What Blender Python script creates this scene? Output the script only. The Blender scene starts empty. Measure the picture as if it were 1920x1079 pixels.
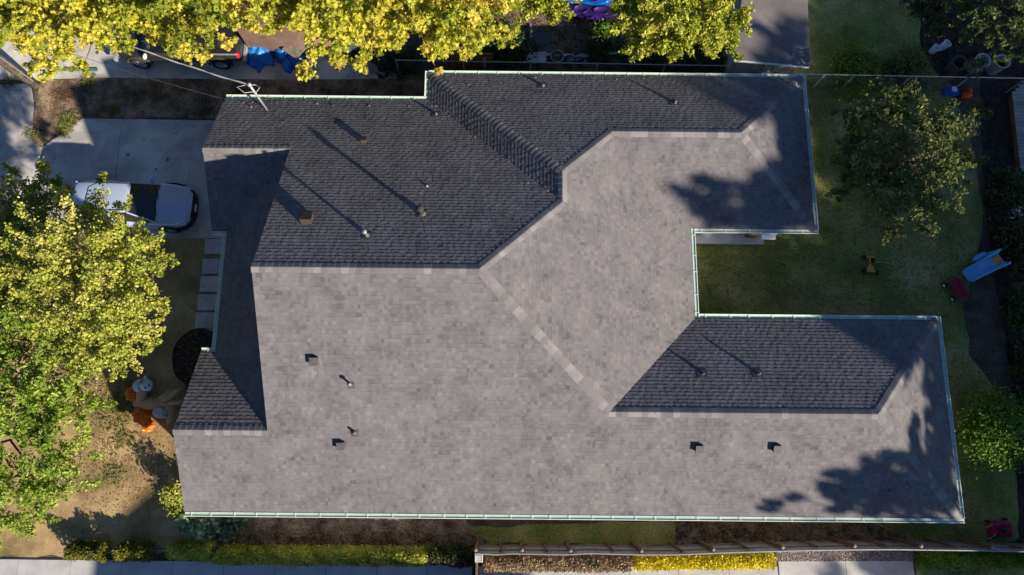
import bpy, bmesh, math, random
import numpy as np
from mathutils import Matrix, Vector
random.seed(7); RNG = np.random.default_rng(11)
C = bpy.context.scene
COL = C.collection
# ---------------------------------------------------------------- camera, world, sun, exposure
CAMZ = 27.6; FPX = 1283.5
def rot3(a, b, c):
    return Matrix.Rotation(c, 3, 'Z') @ Matrix.Rotation(b, 3, 'Y') @ Matrix.Rotation(a, 3, 'X')
RM = rot3(0.2058, -0.0038, 0.0088)
cd = bpy.data.cameras.new('camera'); cam = bpy.data.objects.new('camera', cd); COL.objects.link(cam)
cam.matrix_world = Matrix.Translation((0, 0, CAMZ)) @ RM.to_4x4()
cd.sensor_width = 36; cd.lens = FPX / 1920 * 36; cd.clip_end = 2000
C.camera = cam
SAZ = (0.760, -0.649); TAN = 0.449           # horizontal direction towards the sun, tan(elevation)
ELEV = math.atan(TAN)
wd = bpy.data.worlds.new('World'); C.world = wd; wd.use_nodes = True
nt = wd.node_tree; bg = nt.nodes['Background']; sky = nt.nodes.new('ShaderNodeTexSky')
sky.sky_type = 'NISHITA'; sky.sun_disc = False; sky.sun_elevation = ELEV
sky.sun_rotation = math.atan2(SAZ[0], SAZ[1]); sky.air_density = 1.3; sky.dust_density = 0.6; sky.ozone_density = 4.0
tint = nt.nodes.new('ShaderNodeMix'); tint.data_type = 'RGBA'; tint.blend_type = 'MULTIPLY'; tint.inputs[0].default_value = 1; tint.inputs[7].default_value = (.74, .93, 1.27, 1)
nt.links.new(sky.outputs[0], tint.inputs[6]); nt.links.new(tint.outputs[2], bg.inputs[0]); bg.inputs[1].default_value = 0.042
sl = bpy.data.lights.new('sun', 'SUN'); sl.energy = 5.0; sl.angle = math.radians(0.9); sl.color = (1, 0.89, 0.75)
so = bpy.data.objects.new('sun', sl); COL.objects.link(so)
so.rotation_euler = Vector((SAZ[0], SAZ[1], TAN)).normalized().to_track_quat('Z', 'Y').to_euler()
C.view_settings.view_transform = 'Standard'; C.view_settings.look = 'None'
C.view_settings.exposure = 0.8; C.view_settings.gamma = 1
# ---------------------------------------------------------------- helpers
def W(px, py, z=0.0):
    r = RM @ Vector(((px - 960) / FPX, -(py - 539.5) / FPX, -1))
    t = (z - CAMZ) / r.z
    return Vector((r.x * t, r.y * t, z))
def Wp(px, py, n, d):
    r = RM @ Vector(((px - 960) / FPX, -(py - 539.5) / FPX, -1)); c = Vector((0, 0, CAMZ)); n = Vector(n)
    return c + r * ((d - n.dot(c)) / n.dot(r))
def tag(o, label=None, cat=None, group=None, kind=None):
    if label: o['label'] = label
    if cat: o['category'] = cat
    if group: o['group'] = group
    if kind: o['kind'] = kind
    return o
def thing(name, label, cat, loc=(0, 0, 0), rz=0, group=None):
    o = bpy.data.objects.new(name, None); COL.objects.link(o); o.location = loc; o.rotation_euler = (0, 0, rz)
    o.empty_display_size = 0.2
    return tag(o, label, cat, group)
class MB:
    def __init__(s): s.v = []; s.f = []; s.m = []; s.c = []
    def add(s, vs, fs, m=0, c=0.5):
        n = len(s.v); s.v += [tuple(p) for p in vs]; s.f += [tuple(i + n for i in f) for f in fs]
        s.m += [m] * len(fs); s.c += [c] * len(vs); return s
    def box(s, x0, y0, z0, x1, y1, z1, m=0, c=0.5, M=None):
        vs = [Vector(p) for p in ((x0,y0,z0),(x1,y0,z0),(x1,y1,z0),(x0,y1,z0),(x0,y0,z1),(x1,y0,z1),(x1,y1,z1),(x0,y1,z1))]
        if M: vs = [M @ p for p in vs]
        return s.add(vs, [(0,3,2,1),(4,5,6,7),(0,1,5,4),(1,2,6,5),(2,3,7,6),(3,0,4,7)], m, c)
    def bar(s, a, b, w, h, m=0, c=0.5):
        a = Vector(a); b = Vector(b); d = (b - a).normalized(); u = Vector((0,0,1))
        if abs(d.z) > 0.95: u = Vector((1,0,0))
        e = d.cross(u).normalized() * w / 2; g = e.cross(d).normalized() * h / 2
        vs = [a-e-g, a+e-g, a+e+g, a-e+g, b-e-g, b+e-g, b+e+g, b-e+g]
        return s.add(vs, [(0,3,2,1),(4,5,6,7),(0,1,5,4),(1,2,6,5),(2,3,7,6),(3,0,4,7)], m, c)
    def tube(s, pts, rad, n=8, m=0, cap=True, c=0.5):
        pts = [Vector(p) for p in pts]
        if not hasattr(rad, '__len__'): rad = [rad] * len(pts)
        vs = []; fs = []; ref = None
        for i, p in enumerate(pts):
            d = (pts[min(i+1, len(pts)-1)] - pts[max(i-1, 0)])
            d = d.normalized() if d.length > 1e-9 else Vector((0,0,1))
            if ref is None: ref = Vector((0,0,1)) if abs(d.z) < 0.9 else Vector((1,0,0))
            e = d.cross(ref).normalized(); g = e.cross(d).normalized(); ref = g
            for k in range(n):
                a = 2 * math.pi * k / n; vs.append(p + (e * math.cos(a) + g * math.sin(a)) * rad[i])
        for i in range(len(pts) - 1):
            for k in range(n):
                fs.append((i*n+k, i*n+(k+1) % n, (i+1)*n+(k+1) % n, (i+1)*n+k))
        if cap: fs.append(tuple(range(n))[::-1]); fs.append(tuple((len(pts)-1)*n + k for k in range(n)))
        return s.add(vs, fs, m, c)
    def lathe(s, prof, cx=0, cy=0, cz=0, n=20, m=0, M=None, sx=1, sy=1, lobes=0, amp=0):
        vs = []; fs = []
        for r, z in prof:
            for k in range(n):
                a = 2*math.pi*k/n; rr = r * (1 - amp * abs(math.sin(lobes*a/2))) if lobes else r
                p = Vector((cx + rr*math.cos(a)*sx, cy + rr*math.sin(a)*sy, cz + z)); vs.append(M @ p if M else p)
        for i in range(len(prof)-1):
            for k in range(n): fs.append((i*n+k, i*n+(k+1) % n, (i+1)*n+(k+1) % n, (i+1)*n+k))
        fs.append(tuple(range(n))[::-1]); fs.append(tuple((len(prof)-1)*n+k for k in range(n)))
        return s.add(vs, fs, m)
    def ell(s, c, r, m=0, M=None, n=14):
        prof = [(max(1e-3, math.cos(t)), math.sin(t)) for t in [(-0.5 + i/9) * math.pi for i in range(10)]]
        vs = []; fs = []
        for a, z in prof:
            for k in range(n):
                t = 2*math.pi*k/n; p = Vector((c[0]+r[0]*a*math.cos(t), c[1]+r[1]*a*math.sin(t), c[2]+r[2]*z)); vs.append(M @ p if M else p)
        for i in range(9):
            for k in range(n): fs.append((i*n+k, i*n+(k+1) % n, (i+1)*n+(k+1) % n, (i+1)*n+k))
        return s.add(vs, fs, m)
    def loft(s, rings, m=0, closed=True, caps=True):
        n = len(rings[0]); vs = [p for r in rings for p in r]; fs = []
        for i in range(len(rings)-1):
            for k in range(n if closed else n-1): fs.append((i*n+k, i*n+(k+1) % n, (i+1)*n+(k+1) % n, (i+1)*n+k))
        if caps: fs.append(tuple(range(n))[::-1]); fs.append(tuple((len(rings)-1)*n+k for k in range(n)))
        return s.add(vs, fs, m)
    def build(s, name, mats, parent=None, smooth=False, attr=False, sub=0, bevel=0, solid=0):
        me = bpy.data.meshes.new(name); me.from_pydata(s.v, [], s.f)
        if not isinstance(mats, (list, tuple)): mats = [mats]
        for mm in mats: me.materials.append(mm)
        me.polygons.foreach_set('material_index', s.m)
        if smooth: me.polygons.foreach_set('use_smooth', [True] * len(s.f))
        if attr:
            a = me.attributes.new('rnd', 'FLOAT', 'POINT'); a.data.foreach_set('value', s.c)
        me.update()
        o = bpy.data.objects.new(name, me); COL.objects.link(o)
        if parent: o.parent = parent
        if solid:
            md = o.modifiers.new('s', 'SOLIDIFY'); md.thickness = solid
        if bevel:
            md = o.modifiers.new('b', 'BEVEL'); md.width = bevel; md.segments = 2; md.limit_method = 'ANGLE'
        if sub:
            md = o.modifiers.new('u', 'SUBSURF'); md.levels = sub; md.render_levels = sub
        return o
def struct(o): o['kind'] = 'structure'; return o
# ---------------------------------------------------------------- materials
def mat(name, stops, scale=3.0, rough=0.8, metal=0.0, bump=0.0, bscale=40.0, det=6, attr=0.0, fine=0.0, fscale=60.0, coat=0.0, spec=0.3, trans=0.0, lo=0.35, hi=0.65, dist=0.0):
    m = bpy.data.materials.new(name); m.use_nodes = True; t = m.node_tree; N = t.nodes; L = t.links
    b = N['Principled BSDF']; tc = N.new('ShaderNodeTexCoord')
    if not isinstance(stops[0], (tuple, list)): stops = [stops]
    fac = None
    nz = N.new('ShaderNodeTexNoise'); nz.inputs['Scale'].default_value = scale; nz.inputs['Detail'].default_value = det
    nz.inputs['Distortion'].default_value = dist; nz.inputs['Roughness'].default_value = 0.62
    L.new(tc.outputs['Object'], nz.inputs['Vector'])
    mr = N.new('ShaderNodeMapRange'); mr.inputs[1].default_value = lo; mr.inputs[2].default_value = hi
    L.new(nz.outputs[0], mr.inputs[0]); fac = mr.outputs[0]
    if attr:
        at = N.new('ShaderNodeAttribute'); at.attribute_name = 'rnd'
        mx = N.new('ShaderNodeMix'); mx.data_type = 'FLOAT'; mx.inputs[0].default_value = attr
        L.new(fac, mx.inputs[2]); L.new(at.outputs['Fac'], mx.inputs[3]); fac = mx.outputs[0]
    if fine:
        n2 = N.new('ShaderNodeTexNoise'); n2.inputs['Scale'].default_value = fscale; n2.inputs['Detail'].default_value = 4
        L.new(tc.outputs['Object'], n2.inputs['Vector'])
        m2 = N.new('ShaderNodeMath'); m2.operation = 'SUBTRACT'; L.new(n2.outputs[0], m2.inputs[0]); m2.inputs[1].default_value = 0.5
        m3 = N.new('ShaderNodeMath'); m3.operation = 'MULTIPLY_ADD'; L.new(m2.outputs[0], m3.inputs[0]); m3.inputs[1].default_value = fine * 4
        L.new(fac, m3.inputs[2]); fac = m3.outputs[0]
    cr = N.new('ShaderNodeValToRGB'); e = cr.color_ramp.elements
    if len(stops) == 1: stops = [tuple(x * 0.88 for x in stops[0]), tuple(min(1, x * 1.1) for x in stops[0])]
    e[0].color = (*stops[0], 1); e[1].color = (*stops[-1], 1)
    for i in range(1, len(stops) - 1):
        q = e.new(i / (len(stops) - 1)); q.color = (*stops[i], 1)
    L.new(fac, cr.inputs[0]); L.new(cr.outputs[0], b.inputs['Base Color'])
    b.inputs['Roughness'].default_value = rough; b.inputs['Metallic'].default_value = metal
    b.inputs['Specular IOR Level'].default_value = spec; b.inputs['Coat Weight'].default_value = coat
    if bump:
        n3 = N.new('ShaderNodeTexNoise'); n3.inputs['Scale'].default_value = bscale; n3.inputs['Detail'].default_value = 8
        L.new(tc.outputs['Object'], n3.inputs['Vector'])
        bp = N.new('ShaderNodeBump'); bp.inputs['Strength'].default_value = min(1, bump); bp.inputs['Distance'].default_value = 0.05 * max(1, bump)
        L.new(n3.outputs[0], bp.inputs['Height']); L.new(bp.outputs[0], b.inputs['Normal'])
    if trans:
        out = N['Material Output']; tr = N.new('ShaderNodeBsdfTranslucent'); L.new(cr.outputs[0], tr.inputs[0])
        ms = N.new('ShaderNodeMixShader'); ms.inputs[0].default_value = trans
        L.new(b.outputs[0], ms.inputs[1]); L.new(tr.outputs[0], ms.inputs[2]); L.new(ms.outputs[0], out.inputs[0])
    return m
M = {}
M['shingle'] = mat('asphalt_shingle', [(.083,.080,.083), (.149,.142,.146), (.191,.181,.184), (.255,.242,.242)], scale=1.1, attr=0.64, fine=0.34, fscale=90, rough=0.92, spec=0.15, bump=0.25, bscale=160)
M['cap'] = mat('ridge_cap_shingle', [(.14,.133,.134), (.20,.190,.191), (.30,.285,.28)], scale=2, attr=0.8, fine=0.25, fscale=90, rough=0.92, spec=0.15)
M['gutter'] = mat('pale_green_gutter', [(.40,.55,.44), (.50,.63,.52)], scale=3, rough=0.5, spec=0.4)
M['lip'] = mat('white_gutter_lip', [(.80,.81,.75), (.86,.86,.80)], scale=4, rough=0.4)
M['wall'] = mat('painted_siding', [(.42,.43,.44), (.52,.53,.54)], scale=4, rough=0.8, bump=.1)
M['white'] = mat('white_paint', [(.72,.73,.74), (.82,.82,.82)], scale=5, rough=0.5)
M['black'] = mat('black_plastic', [(.012,.012,.014), (.03,.03,.032)], scale=9, rough=0.45)
M['rubber'] = mat('tyre_rubber', [(.02,.02,.02), (.035,.035,.035)], scale=9, rough=0.85)
M['rim'] = mat('alloy_rim', [(.35,.36,.38), (.55,.56,.58)], scale=8, rough=0.3, metal=0.8)
M['glass'] = mat('tinted_glass', [(.006,.008,.01), (.015,.02,.022)], scale=2, rough=0.06, spec=0.7)
M['silver'] = mat('silver_car_paint', [(.46,.56,.74), (.52,.62,.80)], scale=.7, rough=0.3, metal=0.25, coat=0.8)
M['darkpaint'] = mat('black_truck_paint', [(.018,.017,.017), (.03,.028,.028)], scale=.7, rough=0.22, coat=0.8)
M['metal'] = mat('galvanised_metal', [(.42,.43,.44), (.6,.6,.6)], scale=14, rough=0.4, metal=0.5)
M['pipe'] = mat('dull_vent_pipe', [(.16,.16,.165), (.30,.30,.30)], scale=14, rough=0.45, metal=0.3)
M['darkmetal'] = mat('dark_vent_metal', [(.03,.032,.037), (.075,.075,.08)], scale=14, rough=0.55)
M['ventgrey'] = mat('grey_vent_paint', [(.06,.06,.067), (.11,.11,.12)], scale=14, rough=0.6)
M['rust'] = mat('brown_metal', [(.035,.03,.026), (.075,.06,.048)], scale=14, rough=0.8)
M['conc'] = mat('concrete', [(.36,.34,.31), (.54,.51,.46), (.72,.68,.61)], scale=.55, rough=0.92, fine=.25, fscale=30, bump=.12, bscale=90, dist=.3, lo=.36, hi=.64)
M['conc2'] = mat('sidewalk_concrete', [(.42,.42,.41), (.55,.54,.52)], scale=1.3, rough=0.92, fine=.15, fscale=30, bump=.1, bscale=90)
M['asph'] = mat('old_asphalt', [(.34,.32,.30), (.55,.52,.48)], scale=1.1, rough=0.95, fine=.3, fscale=25, bump=.2, bscale=60)
M['joint'] = mat('joint_dirt', [(.03,.028,.022), (.06,.05,.04)], scale=6, rough=1)
M['soil'] = mat('dry_ground', [(.06,.04,.025), (.15,.10,.065), (.27,.195,.12), (.42,.31,.19)], scale=1.3, rough=1, fine=.45, fscale=20, bump=.5, bscale=24, det=10)
M['dry'] = mat('dry_lawn_grass', [(.15,.14,.045), (.31,.215,.10), (.46,.32,.155), (.60,.44,.23)], scale=.75, rough=1, fine=.48, fscale=34, bump=.3, bscale=40, det=12, lo=.3, hi=.7)
M['lawn'] = mat('green_lawn_grass', [(.09,.13,.028), (.19,.22,.05), (.33,.30,.10), (.50,.40,.20)], scale=.5, rough=1, fine=.55, fscale=18, bump=.5, bscale=26, det=10, lo=.3, hi=.75)
M['litter'] = mat('leaf_covered_soil', [(.035,.026,.018), (.09,.062,.04), (.17,.12,.08), (.26,.20,.13)], scale=2.5, rough=1, fine=.6, fscale=16, bump=.7, bscale=18, det=10)
M['mulch'] = mat('dark_mulch', [(.016,.012,.01), (.036,.027,.021), (.075,.055,.04)], scale=3, rough=1, fine=.7, fscale=18, bump=1.0, bscale=24, det=10)
M['dirt'] = mat('bare_dirt', [(.06,.045,.03), (.10,.075,.055), (.15,.12,.09)], scale=1.2, rough=1, fine=.5, fscale=14, bump=.8, bscale=20, det=10)
M['gravel'] = mat('river_gravel', [(.06,.05,.05), (.22,.19,.18), (.46,.42,.40)], scale=18, rough=.9, attr=.7, fine=.1, lo=.42, hi=.58)
M['bark'] = mat('tree_bark', [(.07,.05,.035), (.16,.12,.085), (.24,.19,.14)], scale=6, rough=.95, bump=.6, bscale=12)
M['pole'] = mat('weathered_pole_wood', [(.05,.04,.03), (.13,.10,.08), (.18,.15,.12)], scale=5, rough=.95, bump=.5, bscale=14)
M['fence'] = mat('grey_fence_boards', [(.26,.235,.215), (.44,.40,.37)], scale=3, rough=.95, attr=.6, fine=.2, fscale=20)
M['fpost'] = mat('brown_fence_post', [(.13,.065,.03), (.24,.13,.07)], scale=5, rough=.9)
M['cedar'] = mat('orange_cedar_wood', [(.20,.09,.03), (.34,.17,.06)], scale=3, rough=.85, fine=.2)
M['bluetarp'] = mat('blue_tarp', [(.0,.06,.30), (.0,.16,.60), (.02,.26,.75)], scale=3, rough=.4, spec=.5)
M['tan'] = mat('tan_canvas', [(.14,.115,.09), (.26,.22,.17)], scale=4, rough=.9)
M['red'] = mat('red_lens', [(.5,.01,.01), (.75,.03,.02)], scale=9, rough=.2)
M['maroon'] = mat('maroon_plastic', [(.28,.012,.04), (.38,.02,.06)], scale=3, rough=.4)
M['slide'] = mat('light_blue_plastic', [(.12,.42,.75), (.22,.55,.85)], scale=3, rough=.4)
M['yellow'] = mat('yellow_plastic', [(.50,.30,.03), (.62,.38,.06)], scale=4, rough=.45)
M['orangeyel'] = mat('amber_plastic', [(.55,.28,.0), (.65,.34,.01)], scale=4, rough=.45)
M['green'] = mat('green_painted_board', [(.06,.16,.12), (.10,.24,.18)], scale=4, rough=.7)
M['kblue'] = mat('blue_kayak_hull', [(.0,.07,.36), (.005,.14,.55)], scale=2, rough=.25)
M['kpurple'] = mat('purple_kayak_hull', [(.022,.008,.075), (.04,.014,.13)], scale=2, rough=.25)
M['orange'] = mat('orange_inflatable_nylon', [(.75,.12,.0), (.9,.24,.01)], scale=3, rough=.5, trans=.25)
M['ptan'] = mat('tan_inflatable_nylon', [(.46,.27,.14), (.58,.35,.2)], scale=3, rough=.55, trans=.15)
M['wnylon'] = mat('white_inflatable_nylon', [(.7,.75,.82), (.82,.86,.9)], scale=3, rough=.5, trans=.2)
M['gnylon'] = mat('grey_inflatable_nylon', [(.42,.40,.42), (.55,.52,.52)], scale=3, rough=.5, trans=.15)
M['gface'] = mat('yellow_nylon_patch', [(.8,.6,.1), (.9,.75,.25)], scale=3, rough=.5)
M['shedroof'] = mat('flat_shed_roofing', [(.15,.135,.135), (.20,.18,.175), (.26,.235,.225)], scale=.7, rough=.95, fine=.15, fscale=30)
M['shedwall'] = mat('pale_shed_wall', [(.27,.29,.27), (.42,.42,.37)], scale=3, rough=.9, fine=.2)
M['brick'] = mat('brown_house_roofing', [(.13,.08,.06), (.20,.13,.10)], scale=2, rough=.9, fine=.2)
M['orred'] = mat('red_orange_plastic', [(.6,.06,.02), (.75,.12,.03)], scale=3, rough=.4)
LT = dict(rough=.55, spec=.35, attr=.8, scale=.7, lo=.35, hi=.65)
M['leaf_maple'] = mat('yellow_maple_leaf', [(.18,.23,.025), (.44,.46,.04), (.66,.60,.07), (.80,.64,.15)], trans=.35, **LT)
M['leaf_elm'] = mat('olive_yellow_leaf', [(.12,.16,.025), (.32,.37,.045), (.52,.53,.09), (.62,.55,.17)], trans=.32, **LT)
M['leaf_green'] = mat('fresh_green_leaf', [(.10,.18,.02), (.22,.33,.035), (.37,.46,.06), (.54,.57,.17)], trans=.35, **LT)
M['leaf_citrus'] = mat('glossy_green_leaf', [(.11,.17,.015), (.28,.35,.025), (.48,.50,.05), (.62,.58,.12)], trans=.32, **LT)
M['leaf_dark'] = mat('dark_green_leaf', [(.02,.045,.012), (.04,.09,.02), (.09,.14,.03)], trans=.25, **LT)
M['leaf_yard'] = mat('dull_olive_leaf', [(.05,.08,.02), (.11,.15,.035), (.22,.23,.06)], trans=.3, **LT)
M['leaf_bush'] = mat('bright_bush_leaf', [(.08,.17,.012), (.15,.28,.02), (.25,.38,.04)], trans=.3, **LT)
M['leaf_hedge'] = mat('yellow_green_hedge_leaf', [(.18,.23,.03), (.46,.47,.06), (.74,.68,.10)], trans=.3, **LT)
M['leaf_gold'] = mat('golden_hedge_leaf', [(.42,.36,.01), (.65,.55,.015), (.78,.66,.03)], trans=.3, **LT)
M['leaf_red'] = mat('bronze_green_leaf', [(.11,.13,.04), (.22,.17,.09), (.36,.23,.15), (.46,.42,.20)], trans=.25, **LT)
M['leaf_pale'] = mat('pale_sage_leaf', [(.20,.28,.14), (.33,.42,.22), (.45,.52,.3)], trans=.3, **LT)
M['leaf_litter'] = mat('fallen_leaf', [(.10,.045,.015), (.25,.12,.04), (.42,.26,.08)], trans=.1, **LT)
M['grass'] = mat('grass_blade', [(.09,.13,.02), (.20,.24,.04), (.36,.31,.11)], trans=.3, **LT)
# ---------------------------------------------------------------- leaves and trees
TW = 6.2
SH = {
 'maple': [(0,1),(.22,.5),(.75,.62),(.52,.15),(.85,-.25),(.3,-.3),(.0,-.75),(-.3,-.3),(-.85,-.25),(-.52,.15),(-.75,.62),(-.22,.5)],
 'oval': [(0,1),(.42,.45),(.42,-.35),(0,-1),(-.42,-.35),(-.42,.45)],
 'round': [(0,.85),(.62,.4),(.6,-.4),(0,-.85),(-.6,-.4),(-.62,.4)],
 'blade': [(0,1),(.16,0),(0,-1),(-.16,0)],
 'quad': [(0,1),(.6,0),(0,-1),(-.6,0)],
}
def leaves(name, pts, size, shape, m, parent=None, up=.8, tilt=.5, var=.35, vals=None, droop=.25, flat=False):
    P = np.asarray(pts, float); n = len(P); S = np.array(SH[shape]); K = len(S)
    if n == 0: return None
    nr = RNG.normal(size=(n, 3)) * tilt; nr[:, 2] += up; nr /= np.linalg.norm(nr, axis=1)[:, None]
    t = RNG.normal(size=(n, 3)); t -= (t * nr).sum(1)[:, None] * nr; t /= np.linalg.norm(t, axis=1)[:, None]
    b = np.cross(nr, t); s = size * 1.04 * (1 + 1.3 * var * RNG.uniform(-1, 1, n))
    V = P[:, None, :] + s[:, None, None] * (S[None, :, :1] * b[:, None, :] + S[None, :, 1:] * t[:, None, :])
    r2 = (S ** 2).sum(1); V -= (droop * s)[:, None, None] * (r2[None, :, None] - .4) * nr[:, None, :] * .8
    if flat: V[:, :, 2] = np.maximum(V[:, :, 2], 0.006)
    me = bpy.data.meshes.new(name); me.vertices.add(n * K); me.vertices.foreach_set('co', V.reshape(-1))
    me.loops.add(n * K); me.loops.foreach_set('vertex_index', np.arange(n * K))
    me.polygons.add(n); me.polygons.foreach_set('loop_start', np.arange(n) * K); me.polygons.foreach_set('loop_total', np.full(n, K))
    me.materials.append(m)
    if vals is None: vals = RNG.uniform(0, 1, n)
    a = me.attributes.new('rnd', 'FLOAT', 'POINT'); a.data.foreach_set('value', np.repeat(vals, K))
    me.update(calc_edges=True); me.validate()
    o = bpy.data.objects.new(name, me); COL.objects.link(o)
    if parent: o.parent = parent
    return o
def bez(a, b, n=5, sag=0.0, jit=0.0):
    a = Vector(a); b = Vector(b); out = []
    for i in range(n + 1):
        t = i / n; p = a.lerp(b, t); p.z += sag * 4 * t * (1 - t)
        if 0 < i < n: p += Vector((random.gauss(0, jit), random.gauss(0, jit), random.gauss(0, jit)))
        out.append(p)
    return out
def make_tree(name, label, cat, base, lobes, leafmat, size, shape, dens, trunk_r=.2, group=None, flatness=.55, twig_out=1.0, topz=None, up=.7, tilt=.6, valbias=None, skirt=.75, mt=None):
    base = Vector(base); r0 = thing(name, label, cat, base, 0, group)
    br = MB(); cz = topz or (sum(l[2] for l in lobes) / len(lobes) * .55)
    cc = Vector((sum(l[0] for l in lobes) / len(lobes), sum(l[1] for l in lobes) / len(lobes), 0))
    fork = Vector((base.x * .75 + cc.x * .25, base.y * .75 + cc.y * .25, cz))
    br.tube([p - base for p in bez(base, fork, 4, 0, trunk_r * .25)], [trunk_r * 1.3, trunk_r * 1.05, trunk_r, trunk_r * .92, trunk_r * .85], 10)
    allp = []; vals = []
    for (x, y, z, r) in lobes:
        c = Vector((x, y, z)); low = c - Vector((0, 0, r * .35))
        rr = trunk_r * (.25 + .1 * r)
        br.tube([p - base for p in bez(fork, low, 6, .25, .12)], [rr, rr*.8, rr*.65, rr*.5, rr*.4, rr*.3, rr*.2], 6)
        nt_ = max(9, int(TW * (r + .25) ** 2 * dens ** .5)); lv = random.gauss(0, .17)
        for k in range(nt_):
            a = random.uniform(0, 2 * math.pi); e = random.uniform(-.25, 1.0)
            d = Vector((math.cos(a) * math.cos(e), math.sin(a) * math.cos(e), math.sin(e) * flatness))
            ln = r * random.uniform(.55, 1.32) * (1 + (twig_out - 1) * (random.random() ** 3))
            st = low + d * r * .15; en = c + d * ln - Vector((0, 0, .15 * ln * random.random()))
            tw = bez(st, en, 4, .1 * r, .07 * r)
            if k % 2 == 0: br.tube([p - base for p in tw], [.022, .017, .012, .008, .004], 3, cap=False)
            nl = max(4, int(dens * ln * 14)); tv = random.gauss(0, .12)
            for j in range(nl):
                t = 1 - skirt * random.random() ** 1.3; i = min(3, int(t * 4)); p = tw[i].lerp(tw[i + 1], t * 4 - i)
                jt = .045 + .075 * min(r, 1.4) * (1.2 - t)
                allp.append(p - base + Vector((random.gauss(0, jt), random.gauss(0, jt), random.gauss(0, jt * .7)))); vals.append(.5 + lv + tv + random.gauss(0, .2))
    vals = np.clip(np.array(vals) + (valbias or 0), 0, 1)
    br.build('trunk', M['bark'], r0, smooth=True)
    leaves('crown', allp, size, shape, leafmat, r0, up=up, tilt=tilt, vals=vals)
    return r0
def shrub(name, label, cat, loc, r, h, n, leafmat, size, shape='oval', group=None, up=.6):
    loc = Vector(loc); r0 = thing(name, label, cat, loc, 0, group); st = MB(); pts = []
    ns = max(6, int(n / 45))
    for k in range(ns):
        a = random.uniform(0, 6.283); q = math.sqrt(random.random()); en = Vector((math.cos(a) * r * q, math.sin(a) * r * q * random.uniform(.85, 1.1), h * (1 - .5 * q * q) * random.uniform(.7, 1.1)))
        b0 = Vector((en.x * .15, en.y * .15, 0.0)); tw = bez(b0, en, 3, .05, .02); st.tube(tw, [.014, .01, .007, .003], 4, cap=False)
        for j in range(int(n / ns)):
            t = 1 - .6 * random.random() ** 1.4; p = b0.lerp(en, t); s = .09 + r * .09
            pts.append(p + Vector((random.gauss(0, s), random.gauss(0, s), random.gauss(0, s * .7))))
    for p in pts: p.z = max(p.z, .02)
    st.build('stems', M['bark'], r0); leaves('foliage', pts, size, shape, leafmat, r0, up=up, tilt=.6)
    return r0
def hedge(name, label, x0, y0, x1, y1, w, h, n, leafmat, size, shape='oval', gap=0.0, rag=.1, cat='hedge'):
    a = Vector((x0, y0, 0)); b = Vector((x1, y1, 0)); L = (b - a).length; d = (b - a) / L; e = Vector((-d.y, d.x, 0))
    r0 = thing(name, label, cat, a, 0); st = MB(); pts = []
    ph = [random.uniform(0, 6) for _ in range(4)]
    def prof(t):
        return 1 + rag * (math.sin(t * 2.1 + ph[0]) + .7 * math.sin(t * 4.7 + ph[1]) + .4 * math.sin(t * 9.3 + ph[2]))
    i = 0
    while i < n:
        t = random.uniform(0, L); u = random.uniform(-1, 1); f = prof(t); q = (1 - abs(u) ** 2.6) ** .5
        z = h * f * q * (random.uniform(.8, 1.05) if random.random() < .75 else random.uniform(.2, 1))
        if gap and math.sin(t * 1.7 + ph[3]) < -1 + gap: i += 1; continue
        p = d * t + e * (u * w / 2 * f); p.z = max(.03, z); pts.append(p + Vector((random.gauss(0, .04), random.gauss(0, .04), 0))); i += 1
    k = 0
    while k < L:
        s = Vector(d * k); st.tube(bez(s, s + e * random.uniform(-.3, .3) * w + Vector((0, 0, h * .7)), 3, 0, .03), [.02, .015, .01, .006], 4); k += .22
    pa = np.array([tuple(p) for p in pts]); tt = pa @ np.array(d); uu = pa @ np.array(e)
    vv = .5 + .22 * np.sin(tt * 1.9 + ph[0]) * np.sin(tt * .83 + uu * 5 + ph[1]) + .18 * np.sin(tt * 7.3 + ph[2] + uu * 9) + RNG.normal(0, .17, len(pa))
    st.build('stems', M['bark'], r0); leaves('foliage', pts, size, shape, leafmat, r0, up=.7, tilt=.6, vals=np.clip(vv, 0, 1))
    return r0
# ================================================================ HOUSE
E0 = 2.6; PIT = 0.5249
xg, xsw, xw, x8, xc, xne, xse, xmg = -11.33, -11.29, -10.77, -3.346, 6.845, 11.556, 15.80, -8.124
yN1, yN2, yNEs, ySEn, yS, yGs, yWn = 12.768, 13.899, 7.568, 4.145, -2.884, 7.291, 2.717
yG = (yN1 + yGs) / 2; yM = (yN1 + yS) / 2; ySW = (yS + yWn) / 2
xA = xc - (yN1 - yS) / 2; xT = (x8 + xc) / 2; hw = (xc - x8) / 2
A1 = (xmg, yM); A2 = (xA, yM); V_ = (xT, yN1 - hw); T_ = (xT, yN2 - hw)
yR = (yN2 + yNEs) / 2; R1 = (xc - (yN2 - yNEs) / 2, yR); R2 = (xne - (yN2 - yNEs) / 2, yR)
yQ = (ySEn + yS) / 2; S1 = (xc - (ySEn - yS) / 2, yQ); S2 = (xse - (ySEn - yS) / 2, yQ)
dz = xmg - xw
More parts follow.
